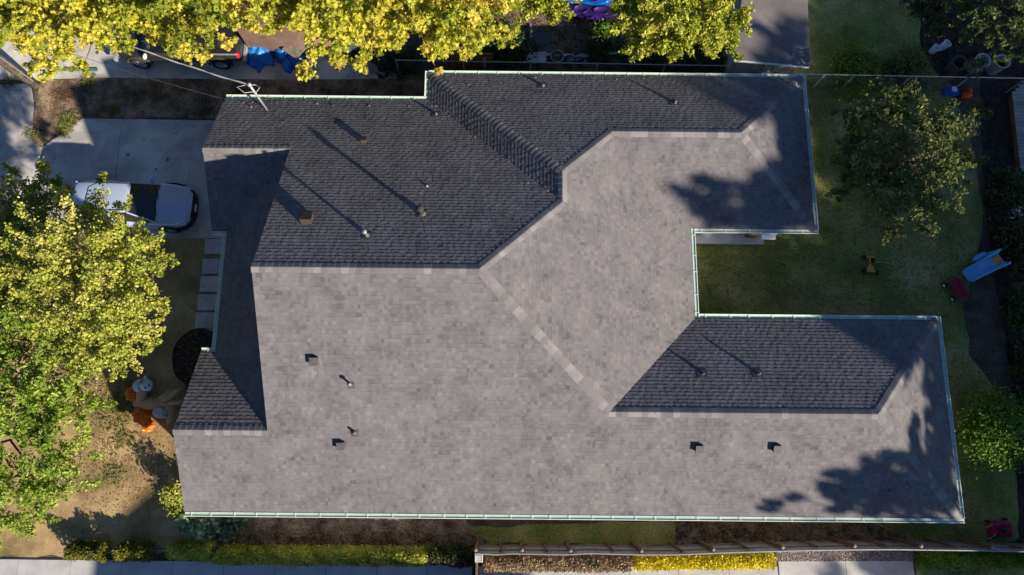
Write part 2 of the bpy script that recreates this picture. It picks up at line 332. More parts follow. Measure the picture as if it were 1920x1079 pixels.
# each face: origin edge point, down-slope outward direction (dx,dy), polygon in plan
FACES = [
 ((0, yN1), (0, 1), [(xg, yN1), (xg, yG), (xmg, yG), A1, A2, V_, (x8, yN1)]),
 ((x8, 0), (-1, 0), [(x8, yN2), (x8, yN1), V_, T_]),
 ((0, yN2), (0, 1), [(x8, yN2), T_, R1, R2, (xne, yN2)]),
 ((xne, 0), (1, 0), [(xne, yN2), R2, (xne, yNEs)]),
 ((0, yNEs), (0, -1), [(xc, yNEs), (xne, yNEs), R2, R1]),
 ((xc, 0), (1, 0), [(xc, yNEs), R1, T_, V_, A2, S1, (xc, ySEn)]),
 ((0, ySEn), (0, 1), [(xc, ySEn), S1, S2, (xse, ySEn)]),
 ((xse, 0), (1, 0), [(xse, ySEn), S2, (xse, yS)]),
 ((0, yS), (0, -1), [(xsw, yS), (xse, yS), S2, S1, A2, A1, (xmg, ySW), (xsw, ySW)]),
 ((0, yGs), (0, -1), [(xg, yGs), (xw, yGs), (xmg, yGs + dz), (xmg + .3, yGs + dz - .02), (xmg + .3, yG), (xg, yG)]),
 ((xw, 0), (-1, 0), [(xw, yWn), (xmg, yWn - dz), (xmg + .3, .5), (xmg + .3, 9.5), (xmg, yGs + dz), (xw, yGs)]),
 ((0, yWn), (0, 1), [(xsw, yWn), (xsw, ySW), (xmg + .3, ySW), (xmg + .3, yWn - dz + .02), (xmg, yWn - dz), (xw, yWn)]),
]
def fz(face, x, y):
    o, d, _ = face
    return E0 + PIT * ((o[0] - x) * d[0] if d[0] else (o[1] - y) * d[1])
def clip(poly, a, b):   # keep left of a->b
    out = []; n = len(poly)
    sd = lambda p: (b[0]-a[0])*(p[1]-a[1]) - (b[1]-a[1])*(p[0]-a[0])
    for i in range(n):
        p = poly[i]; q = poly[(i+1) % n]; sp = sd(p); sq = sd(q)
        if sp >= 0: out.append(p)
        if (sp >= 0) != (sq >= 0):
            t = sp / (sp - sq); out.append((p[0] + (q[0]-p[0])*t, p[1] + (q[1]-p[1])*t))
    return out
from mathutils.geometry import tessellate_polygon
house = thing('house', 'large ranch house under a grey shingle roof with pale green gutters', 'house', (0, 0, 0))
rb = MB(); rng = random.Random(3)
NRM = 1 / math.sqrt(1 + PIT * PIT)
for fi, face in enumerate(FACES):
    o, d, poly = face
    # local coords: v = upslope horizontal run, u = along eave
    if d[0]: tolocal = lambda p: (p[1], (o[0] - p[0]) * d[0]); tow = lambda u, v: (o[0] - v * d[0], u)
    else: tolocal = lambda p: (p[0], (o[1] - p[1]) * d[1]); tow = lambda u, v: (u, o[1] - v * d[1])
    lp = [tolocal(p) for p in poly]
    tris = [[lp[i] for i in t] for t in tessellate_polygon([[Vector((a, b, 0)) for a, b in lp]])]
    for k, t in enumerate(tris):
        if (t[1][0]-t[0][0])*(t[2][1]-t[0][1]) - (t[1][1]-t[0][1])*(t[2][0]-t[0][0]) < 0: tris[k] = t[::-1]
    umin = min(a for a, b in lp); umax = max(a for a, b in lp); vmax = max(b for a, b in lp)
    ex = 0.1270; row = 0; v0 = 0.03
    off = 0.0
    while v0 < vmax:
        v1 = v0 + ex; u = umin - rng.uniform(0, .3); raised = rng.random() < .5
        wv = 0.0015 * math.sin(row * 1.7)
        while u < umax:
            w = rng.choice((.09, .11, .13, .16, .20)) * rng.uniform(.9, 1.1)
            raised = not raised
            hh = .0060 * rng.uniform(.7, 1.25) + (.0038 if raised else 0)
            g = rng.random(); cval = .5 + .12 * rng.gauss(0, 1) + (.08 if raised else -.05) - (.22 if rng.random() < .12 else 0)
            band = rng.random() < .42
            cuts = [(v0, v0 + .017, max(0, cval - .42)), (v0 + .017, v1, cval)] if band else [(v0, v1, cval)]
            for (va, vb, cv_) in cuts:
              rect = [(u, va), (u + w, va), (u + w, vb), (u, vb)]
              for t in tris:
                  if max(q[0] for q in t) < u or min(q[0] for q in t) > u + w or max(q[1] for q in t) < v0 or min(q[1] for q in t) > v1: continue
                  pc = rect
                  for a, b in ((0, 1), (1, 2), (2, 0)):
                      pc = clip(pc, t[a], t[b])
                      if len(pc) < 3: break
                  if len(pc) < 3: continue
                  ar = sum(pc[i][0]*pc[(i+1) % len(pc)][1] - pc[(i+1) % len(pc)][0]*pc[i][1] for i in range(len(pc)))
                  if abs(ar) < 1e-5: continue
                  top = []; bot = []
                  for (a, b) in pc:
                      s = (b - v0) / ex; th = hh * (1 - s) + .001 * s
                      X, Y = tow(a, b - wv * 0); Z = fz(face, X, Y)
                      top.append((X, Y, Z + th / NRM + .012)); bot.append((X, Y, Z))
                  n = len(pc); flip = (d[0] != 0) ^ ((d[0] if d[0] else -d[1]) < 0)
                  fs = [tuple(range(n))] + [(i, i + n, (i+1) % n + n, (i+1) % n) for i in range(n)]
                  rb.add(top + bot, fs, 0, min(1, max(0, cv_)))
            u += w
        v0 = v1; row += 1
roof = rb.build('roof', M['shingle'], house, attr=True)
bm = bmesh.new(); bm.from_mesh(roof.data)
# orient the top faces upward (side skirts are two-sided anyway)
for f in bm.faces:
    if f.normal.z < 0 and abs(f.normal.z) > .1: f.normal_flip()
bm.to_mesh(roof.data); bm.free()
# solid deck under the shingles
db = MB()
for face in FACES:
    poly = face[2]; n = len(poly)
    tr = tessellate_polygon([[Vector((*p, 0)) for p in poly]])
    top = [(x, y, fz(face, x, y) + .004) for x, y in poly]; bot = [(x, y, fz(face, x, y) - .12) for x, y in poly]
    db.add(top, tr); db.add(bot, tr)
def fascia(a, b, za, zb, depth=.16):
    db.add([(a[0], a[1], za), (b[0], b[1], zb), (b[0], b[1], zb - depth), (a[0], a[1], za - depth)], [(0, 1, 2, 3)])
hp = lambda run: E0 + PIT * run
for (a, b, za, zb) in [((xg, yN1), (xg, yG), E0, hp(yN1-yG)), ((xg, yG), (xg, yGs), hp(yN1-yG), E0), ((xsw, yWn), (xsw, ySW), E0, hp(yWn-ySW)), ((xsw, ySW), (xsw, yS), hp(yWn-ySW), E0),
                      ((xmg, yG), A1, hp(yN1-yG), hp(yN1-yM)), (A1, (xmg, ySW), hp(yN1-yM), hp(yWn-ySW))]: fascia(a, b, za, zb)
deck = db.build('roof_deck', M['darkmetal'], roof)
# ridge and hip caps
def caps(a, b, za, zb, tmin=.42, hwid=.165, exs=.215):
    mb = MB(); a = Vector((a[0], a[1], za)); b = Vector((b[0], b[1], zb)); h = Vector((b.x-a.x, b.y-a.y, 0)).normalized(); s = Vector((-h.y, h.x, 0))
    L = (b - a).length; d = (b - a) / L; n = max(1, round(L / exs)); st = L / n
    hip = abs(zb - za) > .1; drop = PIT * (.7071 if hip else 1.0)
    ds = Vector((0, 0, -drop * hwid))
    for i in range(n):
        p = a + d * (i * st) ; q = a + d * ((i + 1) * st + .02); up0 = Vector((0, 0, .034)); up1 = Vector((0, 0, .02))
        c = min(1, max(0, rng.choice((.2, .4, .5, .8)) + rng.gauss(0, .08))); w = hwid * rng.uniform(.94, 1.05)
        vs = []
        for (pt, u_) in ((p, up0), (q, up1)):
            vs += [pt + s * w + ds * (w / hwid) + u_, pt + s * w * .3 + ds * .3 + u_, pt + u_ + Vector((0, 0, -.004)), pt - s * w * .3 + ds * .3 + u_, pt - s * w + ds * (w / hwid) + u_]
        vs += [v_ - Vector((0, 0, .03)) for v_ in vs[:5]] + [v_ - Vector((0, 0, .02)) for v_ in vs[5:10]]
        fs = [(k, k+1, k+6, k+5) for k in range(4)] + [(k, k+10, k+11, k+1) for k in range(4)] + [(0, 5, 15, 10), (4, 14, 19, 9)]
        mb.add(vs, fs, 0, c)
    return mb.build('ridge_cap', M['cap'], roof, attr=True)
zM = hp(yN1 - yM); zV = hp(hw); zR = hp((yN2 - yNEs)/2); zQ = hp((ySEn - yS)/2); zG = hp(yN1-yG); zSW = hp(yWn-ySW)
for args in [((xmg, yG), (xg, yG), zG, zG), ((xmg, ySW), (xsw, ySW), zSW, zSW), (A2, A1, zM, zM), (S1, A2, zQ, zM), (V_, A2, zV, zM), (V_, T_, zV, zV),
             ((x8, yN2), T_, E0, zV), (R1, T_, zR, zV), (R2, R1, zR, zR), ((xne, yN2), R2, E0, zR), ((xne, yNEs), R2, E0, zR),
             (S2, S1, zQ, zQ), ((xse, ySEn), S2, E0, zQ), ((xse, yS), S2, E0, zQ)]: caps(*args)
# gutters: a trough outside the eave with straps and a pale outer lip
def gutter(a, b, out, label=None, ext0=0, ext1=0, w=.125):
    a = Vector((*a, 0)); b = Vector((*b, 0)); d = (b - a).normalized(); a = a - d * ext0; b = b + d * ext1; o_ = Vector((*out, 0)); L = (b - a).length
    g = MB(); zt = E0 + .0
    prof = [(-.03, zt - .005), (-.03, zt - .03), (w * .8, zt - .03), (w, zt - .018), (w, zt + .002), (w + .022, zt + .002), (w + .022, zt - .035), (w * .78, zt - .11), (-.04, zt - .11), (-.04, zt - .005)]
    r_ = [[a + o_ * q + Vector((0, 0, z)) for q, z in prof], [b + o_ * q + Vector((0, 0, z)) for q, z in prof]]
    n = len(prof)
    for k in range(n):
        m_ = 1 if k in (4, 5, 6) else 0
        g.add([r_[0][k], r_[0][(k+1) % n], r_[1][(k+1) % n], r_[1][k]], [(0, 1, 2, 3)], m_)
    for e_ in r_: g.add(e_, [(0, 1, 2, 7, 8, 9), (2, 3, 4, 5, 6, 7)], 1)
    t = .25
    gut = g.build('gutter', [M['gutter'], M['lip']], house)
    rr_ = random.Random(int(abs(a.x * 13 + a.y * 7)))
    while t < L - .1:
        p = a + d * t; hg = MB(); hg.bar(p + o_ * -.02 + Vector((0, 0, zt + .004)), p + o_ * w + Vector((0, 0, zt + .008)), .018, .006); hg.build('gutter_strap', M['lip'], gut); t += rr_.uniform(.62, .95) if L > 3 else .5
    return gut
gutter((xg, yN1), (x8, yN1), (0, 1)); gutter((x8, yN1 + .13), (x8, yN2), (-1, 0), ext1=.13)
gutter((x8, yN2), (xne, yN2), (0, 1), ext0=.0, ext1=.0); gutter((xne, yN2), (xne, yNEs), (1, 0), ext0=.137, ext1=.0)
gutter((xc + .14, yNEs), (xne, yNEs), (0, -1), ext1=.137); gutter((xc, yNEs), (xc, ySEn), (1, 0), ext0=-.0, ext1=-.0)
gutter((xc + .14, ySEn), (xse, ySEn), (0, 1)); gutter((xse, ySEn), (xse, yS), (1, 0), ext0=.137)
gutter((xsw, yS), (xse, yS), (0, -1), ext1=.137); gutter((xw, yGs - .14), (xw, yWn + .14), (-1, 0))
gutter((xg, yGs), (xw, yGs), (0, -1)); gutter((xsw, yWn), (xw, yWn), (0, 1))
# walls
ins = .5
wl = [(xg+.4, yN1-ins), (x8+ins, yN1-ins), (x8+ins, yN2-ins), (xne-ins, yN2-ins), (xne-ins, yNEs+ins), (xc-ins, yNEs+ins), (xc-ins, ySEn-ins), (xse-ins, ySEn-ins), (xse-ins, yS+ins),
      (xsw+.4, yS+ins), (xsw+.4, yWn-ins), (xw+ins+.3, yWn-ins), (xw+ins+.3, yGs+ins), (xg+.4, yGs+ins)]
wm = MB(); n = len(wl)
for i in range(n):
    a, b = wl[i], wl[(i+1) % n]
    wm.add([(*a, 0), (*b, 0), (*b, 2.56), (*a, 2.56)], [(0, 1, 2, 3)])
for X, ya, yb, yc, zt in ((xg+.4, yN1, yG, yGs, zG), (xsw+.4, yWn, ySW, yS, zSW), (xmg+.29, yN1-2.8, yM, ySW+.05, zM)):
    zb = 2.3 if X < -9 else zG - .1
    wm.add([(X, ya, zb), (X, yb, zt - .13), (X, yc, zb)], [(0, 1, 2)])
wm.build('wall', M['wall'], house)
sf = MB(); tr = None
outl = [(xg, yN1), (x8, yN1), (x8, yN2), (xne, yN2), (xne, yNEs), (xc, yNEs), (xc, ySEn), (xse, ySEn), (xse, yS), (xsw, yS), (xsw, yWn), (xw, yWn), (xw, yGs), (xg, yGs)]
sf.add([(x, y, 2.47) for x, y in outl], tessellate_polygon([[Vector((x, y, 0)) for x, y in outl]]))
for i in range(len(outl)):
    a, b = outl[i], outl[(i+1) % len(outl)]; sf.add([(*a, 2.47), (*b, 2.47), (*b, 2.6), (*a, 2.6)], [(0, 1, 2, 3)])
sf.build('soffit', M['white'], house)
# wall features in the courtyard: sill band, brown corner trim, white vent hood
def wallbox(name, m, a, b): k = MB(); k.box(*a, *b); return k.build(name, m, house, bevel=.008)
yw = yNEs + ins
wallbox('patio_sill', M['wall'], (xc + .0, yw - .40, 0.0), (W(1430, 455, 0).x, yw - .003, .16))
wallbox('corner_trim', M['fpost'], (W(1410, 440, 1).x, yw - .12, .16), (W(1432, 440, 1).x, yw - .004, 1.9))
wallbox('wall_light', M['white'], (W(1427, 436, 2.4).x, yNEs - .34, 2.40), (W(1452, 436, 2.4).x, yNEs - .17, 2.50))
for (x0, x1) in ((xc + .6, xc + 1.7), (xc + 2.1, xc + 3.1)):
    wf = wallbox('window_frame', M['white'], (x0, yw - .06, .95), (x1, yw - .005, 2.1))
    k = MB(); k.box(x0 + .07, yw - .075, 1.02, x1 - .07, yw - .062, 2.03); k.build('pane', M['glass'], wf)
for (X, y0, y1) in ((xg + .4, 7.9, 12.0),):
    gd = MB(); gd.box(X - .05, y0, 0.02, X - .005, y1, 2.15)
    for q in range(1, 4): gd.box(X - .06, y0, q * .53, X - .052, y1, q * .53 + .03)
    gd.build('garage_door', M['white'], house)
# ---- roof penetrations
N1 = ((0, PIT, 1), E0 + PIT * yN1); N2 = ((0, PIT, 1), E0 + PIT * yN2); NS = ((0, PIT, 1), E0 + PIT * ySEn); SS = ((0, -PIT, 1), E0 - PIT * yS)
SLN = Matrix.Rotation(-math.atan(PIT), 4, 'X'); SLS = Matrix.Rotation(math.atan(PIT), 4, 'X')
def pipe(px, py, pl, h, r, m, cap=False, flash=.17):
    c = Wp(px, py, *pl); SL = SLN if pl[0][1] > 0 else SLS; Mt = Matrix.Translation(c)
    k = MB(); k.lathe([(flash * .8, 0.012), (r * 1.9, .02), (r * 1.35, min(.10, h * .5)), (r * 1.02, min(.12, h * .6))], n=14, M=Mt @ SL)
    k.box(-flash, -flash, .012, flash, flash, .026, M=Mt @ SL)
    fl = k.build('vent_flashing', M['ventgrey'], roof, smooth=False)
    k = MB(); k.lathe([(r, -.05), (r, h - .01), (r * .72, h), (r * .7, h - .04)], n=14, M=Mt)
    if cap: k.lathe([(r * .9, h + .02), (r * 1.7, h + .03), (r * 1.75, h + .07), (r * .8, h + .12), (.01, h + .13)], n=14, M=Mt)
    k.build('vent_pipe', m, roof, smooth=False)
pipe(792, 402, N1, .56, .075, M['rust'], True); pipe(689, 443, N1, .47, .05, M['pipe'], True, .15)
pipe(818, 216, N1, .17, .04, M['pipe']); pipe(1018, 162, N2, .14, .05, M['pipe']); pipe(1265, 194, N2, .23, .045, M['pipe'])
pipe(1317, 701, NS, .17, .04, M['pipe']); pipe(1420, 701, NS, .25, .045, M['pipe']); pipe(801, 350, N1, .06, .035, M['white'], flash=.05)
pipe(659, 722, SS, .26, .04, M['pipe'], True, .12); pipe(666, 812, SS, .26, .045, M['pipe'], False, .13)
def boxvent(px, py, pl, s, h, m, mtop):
    c = Wp(px, py, *pl); SL = SLN if pl[0][1] > 0 else SLS; Mt = Matrix.Translation(c) @ SL
    k = MB(); k.box(-s * .5, -s * .5, .02, s * .5, s * .5, h, M=Mt)
    b_ = k.build('box_vent', m, roof)
    k = MB(); k.box(-s * .56, -s * .56, h, s * .56, s * .56, h + .03, M=Mt); k.build('vent_lid', mtop, roof, bevel=.01)
for q in ((590, 675), (640, 833), (1310, 839), (1455, 839)): boxvent(*q, SS, .25, .14, M['darkmetal'], M['ventgrey'])
boxvent(577, 414, N1, .36, .22, M['rust'], M['rust']); boxvent(683, 267, N1, .2, .15, M['rust'], M['rust'])
# electric mast on the north eave
mb0 = Wp(501, 207, *N1); 
best = min((abs(((W(468, 160, z)) - Vector((mb0.x, mb0.y, z))).length), z) for z in [mb0.z + .1 * i for i in range(5, 40)])
mtz = min(best[1], mb0.z + 2.2); MT = W(468, 160, mtz)
k = MB(); k.tube([mb0 - Vector((0, 0, .2)), MT], .042, 12); k.build('service_mast', M['metal'], roof, smooth=True)
k = MB(); k.lathe([(.04, 0), (.075, .02), (.08, .09), (.04, .13), (.01, .14)], cx=MT.x, cy=MT.y, cz=MT.z - .04, n=12); wh = k.build('weatherhead', M['metal'], roof, smooth=True)
k = MB()
for dx, dy, dq in ((-.5, -.02, -.12), (.36, -.06, -.05)):
    k.tube([MT, MT + Vector((dx * .5, dy * .6 + .1, -.05 + dq)), MT + Vector((dx, dy, dq)), MT + Vector((dx * .5, dy - .16, dq - .12)), MT + Vector((0, -.05, -.4))], .007, 5)
k.build('drip_loop', M['white'], roof)
print('mast', mb0, MT)

db_ = []
for i in range(70):
    if i < 50: x = random.uniform(xg + .3, xne - .3); n1 = x < x8; db_.append((x, (yN1 if n1 else yN2) - random.expovariate(1.6) * .8 + .02, None))
    else: t = random.random(); q = random.gauss(0, .07); db_.append((x8 + (V_[0] - x8) * t + q, yN1 + (V_[1] - yN1) * t - abs(q) * 1.5, None))
pts = []
for x, y, _ in db_:
    Y0 = yN1 if x < x8 or y < yN1 - (x - x8) + .05 else yN2
    pts.append((x, y, E0 + PIT * (Y0 - y) + .035))
dl = leaves('roof_leaves', pts, .035, 'maple', M['leaf_litter'], None, up=1.2, tilt=.3); tag(dl, kind='stuff')
# ================================================================ GROUND
def sheet(name, pts, m, z, rag=0.0, sub=.5, world=False):
    P = [Vector(p) if world else W(p[0], p[1], z) for p in pts]; out = []
    for i in range(len(P)):
        a, b = P[i], P[(i+1) % len(P)]; n = max(1, int((b - a).length / sub)) if rag else 1
        for k in range(n):
            q = a.lerp(b, k / n); out.append((q.x + random.gauss(0, rag), q.y + random.gauss(0, rag), z))
    k = MB(); t = tessellate_polygon([[Vector(p) for p in out]]); k.add(out, t)
    o = k.build(name, m); bm = bmesh.new(); bm.from_mesh(o.data); 
    for f in bm.faces:
        if f.normal.z < 0: f.normal_flip()
    bm.to_mesh(o.data); bm.free(); return struct(o)
k = MB(); k.add([(-300,-300,0),(300,-300,0),(300,300,0),(-300,300,0)],[(0,1,2,3)]); struct(k.build('ground', M['dirt']))
sheet('front_lawn', [(-400, 290), (60, 250), (250, 440), (420, 440), (420, 640), (345, 640), (360, 960), (420, 1030), (20, 1046), (-400, 1046)], M['dry'], .004, .04)
sheet('back_lawn', [(1240, 140), (1790, 140), (1815, 250), (1835, 330), (1845, 420), (1822, 520), (1808, 580), (1822, 660), (1885, 745), (1898, 850), (1912, 1020), (880, 1022), (860, 990), (1280, 975), (1250, 600)], M['lawn'], .004, .05)
sheet('dirt_path', [(1780, 150), (1822, 260), (1842, 340), (1850, 400), (1826, 510), (1806, 580), (1820, 670), (1890, 760), (1902, 840), (1916, 1040), (1990, 1040), (1990, 150)], M['dirt'], .008, .05)
sheet('planting_bed', [(1836, 130), (1843, 340), (1859, 480), (1885, 640), (1902, 780), (1912, 1010), (2300, 1010), (2300, 130)], M['mulch'], .012, .02)
sheet('side_lawn', [(425, 940), (420, 1008), (640, 1010), (830, 1004), (890, 1000), (860, 940)], M['soil'], .012, .06)
sheet('side_soil', [(400, 1000), (420, 1032), (900, 1030), (920, 1015), (870, 998), (640, 1004)], M['litter'], .016, .06)
sheet('side_mulch', [(1270, 950), (1265, 1030), (1730, 1030), (1640, 985), (1640, 950)], M['litter'], .016, .05)
sheet('north_soil', [(76, 150), (60, 250), (90, 262), (150, 222), (520, 224), (520, 260), (1400, 200), (1400, 150), (1370, 140), (1000, 132), (700, 140)], M['soil'], .006, .03)
sheet('neighbour_bed', [(905, -60), (905, 135), (1375, 140), (1400, -60)], M['litter'], .008, .04)
sheet('neighbour_lawn', [(1480, -80), (1480, 142), (1760, 145), (1725, 80), (1720, -80)], M['lawn'], .012, .05)
sheet('neighbour_undergrowth', [(1715, -80), (1725, 85), (1760, 145), (2200, 150), (2200, -80)], M['mulch'], .016, .05)
sheet('road', [(-500, 165), (58, 158), (64, 200), (58, 262), (78, 276), (60, 292), (-500, 300)], M['asph'], .010, .02)
sheet('neighbour_driveway', [(-500, 60), (-20, 60), (200, -60), (760, -60), (745, 148), (560, 150), (190, 146), (60, 150), (-500, 150)], M['conc'], .014, .0)
oval = [W(372, 670, 0) + Vector((1.05 * math.cos(a), 1.18 * math.sin(a), 0)) for a in [i * math.pi / 12 for i in range(24)]]
sheet('mulch_bed', oval, M['mulch'], .016, .015, world=True)
# concrete driveway of separate slabs on a dark joint base
sheet('driveway_joint', [(154, 222), (430, 224), (430, 446), (255, 446), (-300, 446), (-300, 277), (80, 276)], M['joint'], .006)
def slabs(name, polys, m, z=.03, top=.0, gap=.012):
    k = MB()
    for poly in polys:
        P = [W(*p, z) for p in poly]; c = sum(P, Vector()) / len(P); P = [p + (c - p).normalized() * gap for p in P]; n = len(P)
        k.add([tuple(p) for p in P] + [(p.x, p.y, 0.001) for p in P], [tuple(range(n))[::-1]] + [(i, i+n, (i+1) % n + n, (i+1) % n) for i in range(n)], 0)
    o = k.build(name, m); bm = bmesh.new(); bm.from_mesh(o.data); bmesh.ops.recalc_face_normals(bm, faces=bm.faces)
    for f in bm.faces:
        if abs(f.normal.z) > .9 and f.normal.z < 0: f.normal_flip()
    bm.to_mesh(o.data); bm.free(); return struct(o)
slabs('driveway', [[(155, 222), (229, 223), (216, 335), (203, 447), (60, 447), (72, 332), (81, 275)], [(229, 223), (366, 225), (341, 447), (203, 447), (216, 335)], [(366, 225), (440, 226), (420, 447), (341, 447)],
                   [(80, 276), (71, 331), (-80, 331), (-70, 278)], [(71, 331), (60, 447), (-100, 447), (-80, 331)]], M['conc'])
for i, (x0, x1, y0, y1, xb0, xb1) in enumerate(((384, 430, 448, 476, 383, 430), (380, 430, 485, 513, 378, 428), (376, 428, 518, 547, 374, 425), (371, 425, 552, 582, 369, 420), (367, 420, 586, 615, 365, 415))):
    k = MB(); P = [W(x0, y0, .05), W(x1, y0, .05), W(xb1, y1, .05), W(xb0, y1, .05)]
    k.add(P + [Vector((p.x, p.y, .0)) for p in P], [(0, 3, 2, 1), (4, 5, 6, 7), (0, 1, 5, 4), (1, 2, 6, 5), (2, 3, 7, 6), (3, 0, 4, 7)])
    o = k.build('paver', M['conc'], bevel=.012)
    tag(o, ['square concrete paver nearest the driveway', 'second square concrete paver from the driveway along the front wall', 'middle square concrete paver of the five along the front eave', 'fourth square concrete paver from the driveway', 'last square concrete paver, beside the dark mulch oval'][i], 'paver', 'concrete pavers in a row along the front eave')
# pavement along the bottom
def pave(name, y0l, y0r, xs, m, gap=.01):
    k = []
    for a, b in zip(xs[:-1], xs[1:]):
        ya = y0l + (y0r - y0l) * (a - xs[0]) / (xs[-1] - xs[0]); yb = y0l + (y0r - y0l) * (b - xs[0]) / (xs[-1] - xs[0])
        k.append([(a, ya), (b, yb), (b + (b - 985) * .018, 1150), (a + (a - 985) * .018, 1150)])
    return slabs(name, k, m, gap=gap)
sheet('pavement_joint', [(5, 1046), (886, 1056), (886, 1200), (-60, 1200)], M['joint'], .02)
pave('pavement', 1048, 1058, [-80, 35, 134, 230, 325, 421, 517, 612, 707, 802, 886], M['conc2'])
sheet('path_joint', [(892, 1066), (1460, 1060), (1460, 1051), (1712, 1051), (1722, 1200), (892, 1200)], M['joint'], .02)
pave('side_path', 1062, 1062, [894, 990, 1085, 1180, 1272, 1366, 1458], M['conc2'])
pave('side_path', 1053, 1052, [1459, 1585, 1712], M['conc2'])
sheet('verge', [(1716, 1036), (2100, 1036), (2100, 1300), (1728, 1300)], M['lawn'], .02, .02)
sheet('hedge_soil', [(100, 1030), (905, 1030), (905, 1062), (1460, 1062), (1460, 1034), (900, 1028), (420, 1028)], M['mulch'], .024, .01)
# gravel strip
gr = MB(); 
for i in range(2600):
    p = W(random.uniform(1457, 1714), random.uniform(1030, 1052), 0); s = random.uniform(.018, .045)
    gr.add([p + Vector((math.cos(a) * s * random.uniform(.7, 1.1), math.sin(a) * s * random.uniform(.6, 1), .03)) for a in (0, 1.26, 2.5, 3.77, 5.0)] + [p + Vector((0, 0, .03 + s * .6))], [(0, 1, 5), (1, 2, 5), (2, 3, 5), (3, 4, 5), (4, 0, 5)], 0, random.random())
tag(gr.build('gravel', M['gravel'], attr=True), kind='stuff')
sheet('gravel_base', [(1455, 1026), (1716, 1026), (1716, 1055), (1455, 1055)], M['gravel'], .026)
# loose litter and grass
def scatter(name, regions, n, size, shape, m, up=1.2, tilt=.35, zr=(.008, .03), flat=True):
    pts = []
    for (x0, y0, x1, y1, wgt) in regions:
        for i in range(int(n * wgt)): pts.append(W(random.uniform(x0, x1), random.uniform(y0, y1), random.uniform(*zr)))
    o = leaves(name, pts, size, shape, m, up=up, tilt=tilt, flat=flat); tag(o, kind='stuff'); return o
scatter('fallen_leaves', [(925, 48, 1150, 112, .3), (640, 135, 810, 182, .14), (430, 990, 900, 1022, .18), (1290, 978, 1700, 1018, .15), (80, 150, 420, 222, .12), (170, 780, 330, 960, .05), (1310, 460, 1700, 590, .02), (330, 620, 400, 720, .04)], 5200, .035, 'maple', M['leaf_litter'])
def tufts(name, spots, m, hgt=.09):
    pts = []
    for (px, py, r, n) in spots:
        for i in range(n):
            a = random.uniform(0, 6.28); q = r * math.sqrt(random.random()) * random.uniform(.6, 1.1); p = W(px, py, .03); pts.append(p + Vector((q * math.cos(a), q * math.sin(a), random.uniform(0, .03))))
    o = leaves(name, pts, hgt, 'blade', m, up=.45, tilt=.6, flat=True); tag(o, kind='stuff')
tufts('grass_tufts', [(215, 890, .5, 200), (235, 825, .45, 170), (245, 740, 1.0, 800), (215, 780, .8, 450), (170, 735, 1.0, 600), (200, 850, .9, 160), (180, 250, .0, 0), (130, 225, .5, 400), (120, 245, .4, 300), (215, 205, .3, 200), (60, 250, .4, 150), (165, 155, .5, 240), (20, 150, .5, 250), (270, 180, 1.2, 200), (350, 190, 1.5, 200)], M['grass'], .07)
pts = [W(random.uniform(1312, 1840), random.uniform(440, 1010), .02) for i in range(14000)] + [W(random.uniform(1510, 1800), random.uniform(150, 440), .02) for i in range(5000)]
tag(leaves('lawn_grass', pts, .07, 'blade', mat('lawn_blade', [(.10,.16,.03), (.18,.24,.05), (.32,.30,.10)], **{**LT, 'trans': .3}), up=.5, tilt=.6, flat=True), kind='stuff')
pts = [W(random.uniform(150, 345), random.uniform(690, 1010), .012) for i in range(6000)] + [W(random.uniform(210, 380), random.uniform(450, 700), .015) for i in range(4000)]
tag(leaves('dry_grass', pts, .035, 'blade', mat('dry_blade', [(.16,.11,.05), (.32,.24,.13), (.48,.38,.22)], **{**LT, 'trans': .3}), up=1.2, tilt=.4, flat=True), kind='stuff')
# ================================================================ CARS
def carbody(st, ring, m, name, parent, sub=1):
    k = MB(); rings = []
    for x, hwid, zt, zb in st:
        R_ = []
        for f, g in ring: R_.append((x, f * hwid, zb + (zt - zb) * g))
        rings.append(R_)
    k.loft(rings); return k.build(name, m, parent, smooth=True, sub=sub)
RING = [(0, 1.03), (.45, 1.02), (.8, .985), (.93, .93), (.985, .78), (1, .5), (.985, .2), (.93, 0), (0, 0), (-.93, 0), (-.985, .2), (-1, .5), (-.985, .78), (-.93, .93), (-.8, .985), (-.45, 1.02)]
def wheel(parent, x, y, r, side):
    k = MB(); Mt = Matrix.Translation((x, y, r)) @ Matrix.Rotation(-side * math.pi / 2, 4, 'X')
    k.lathe([(r * .62, -.11), (r * .93, -.11), (r, -.07), (r, .07), (r * .93, .115), (r * .66, .115), (r * .6, .06)], n=28, M=Mt)
    w = k.build('wheel', M['rubber'], parent, smooth=True)
    k = MB(); k.lathe([(r * .63, .085), (r * .62, .10), (r * .56, .085), (r * .1, .075)], n=24, M=Mt)
    for i in range(5):
        a = i * 2 * math.pi / 5; k.bar(Mt @ Vector((.04 * math.cos(a), .04 * math.sin(a), .105)), Mt @ Vector((r * .58 * math.cos(a), r * .58 * math.sin(a), .105)), .05, .02)
    k.lathe([(.06, .09), (.055, .115), (.01, .12)], n=12, M=Mt)
    k.build('rim', M['rim'], w)
def panel(name, m, pts, parent, th=.012):
    k = MB(); n = len(pts); P = [Vector(p) for p in pts]; nn = (P[1]-P[0]).cross(P[2]-P[0]).normalized() * th
    k.add([p + nn for p in P] + [p - nn for p in P], [tuple(range(n)), tuple(range(n, 2*n))[::-1]] + [(i, i+n, (i+1) % n+n, (i+1) % n) for i in range(n)]); return k.build(name, m, parent)
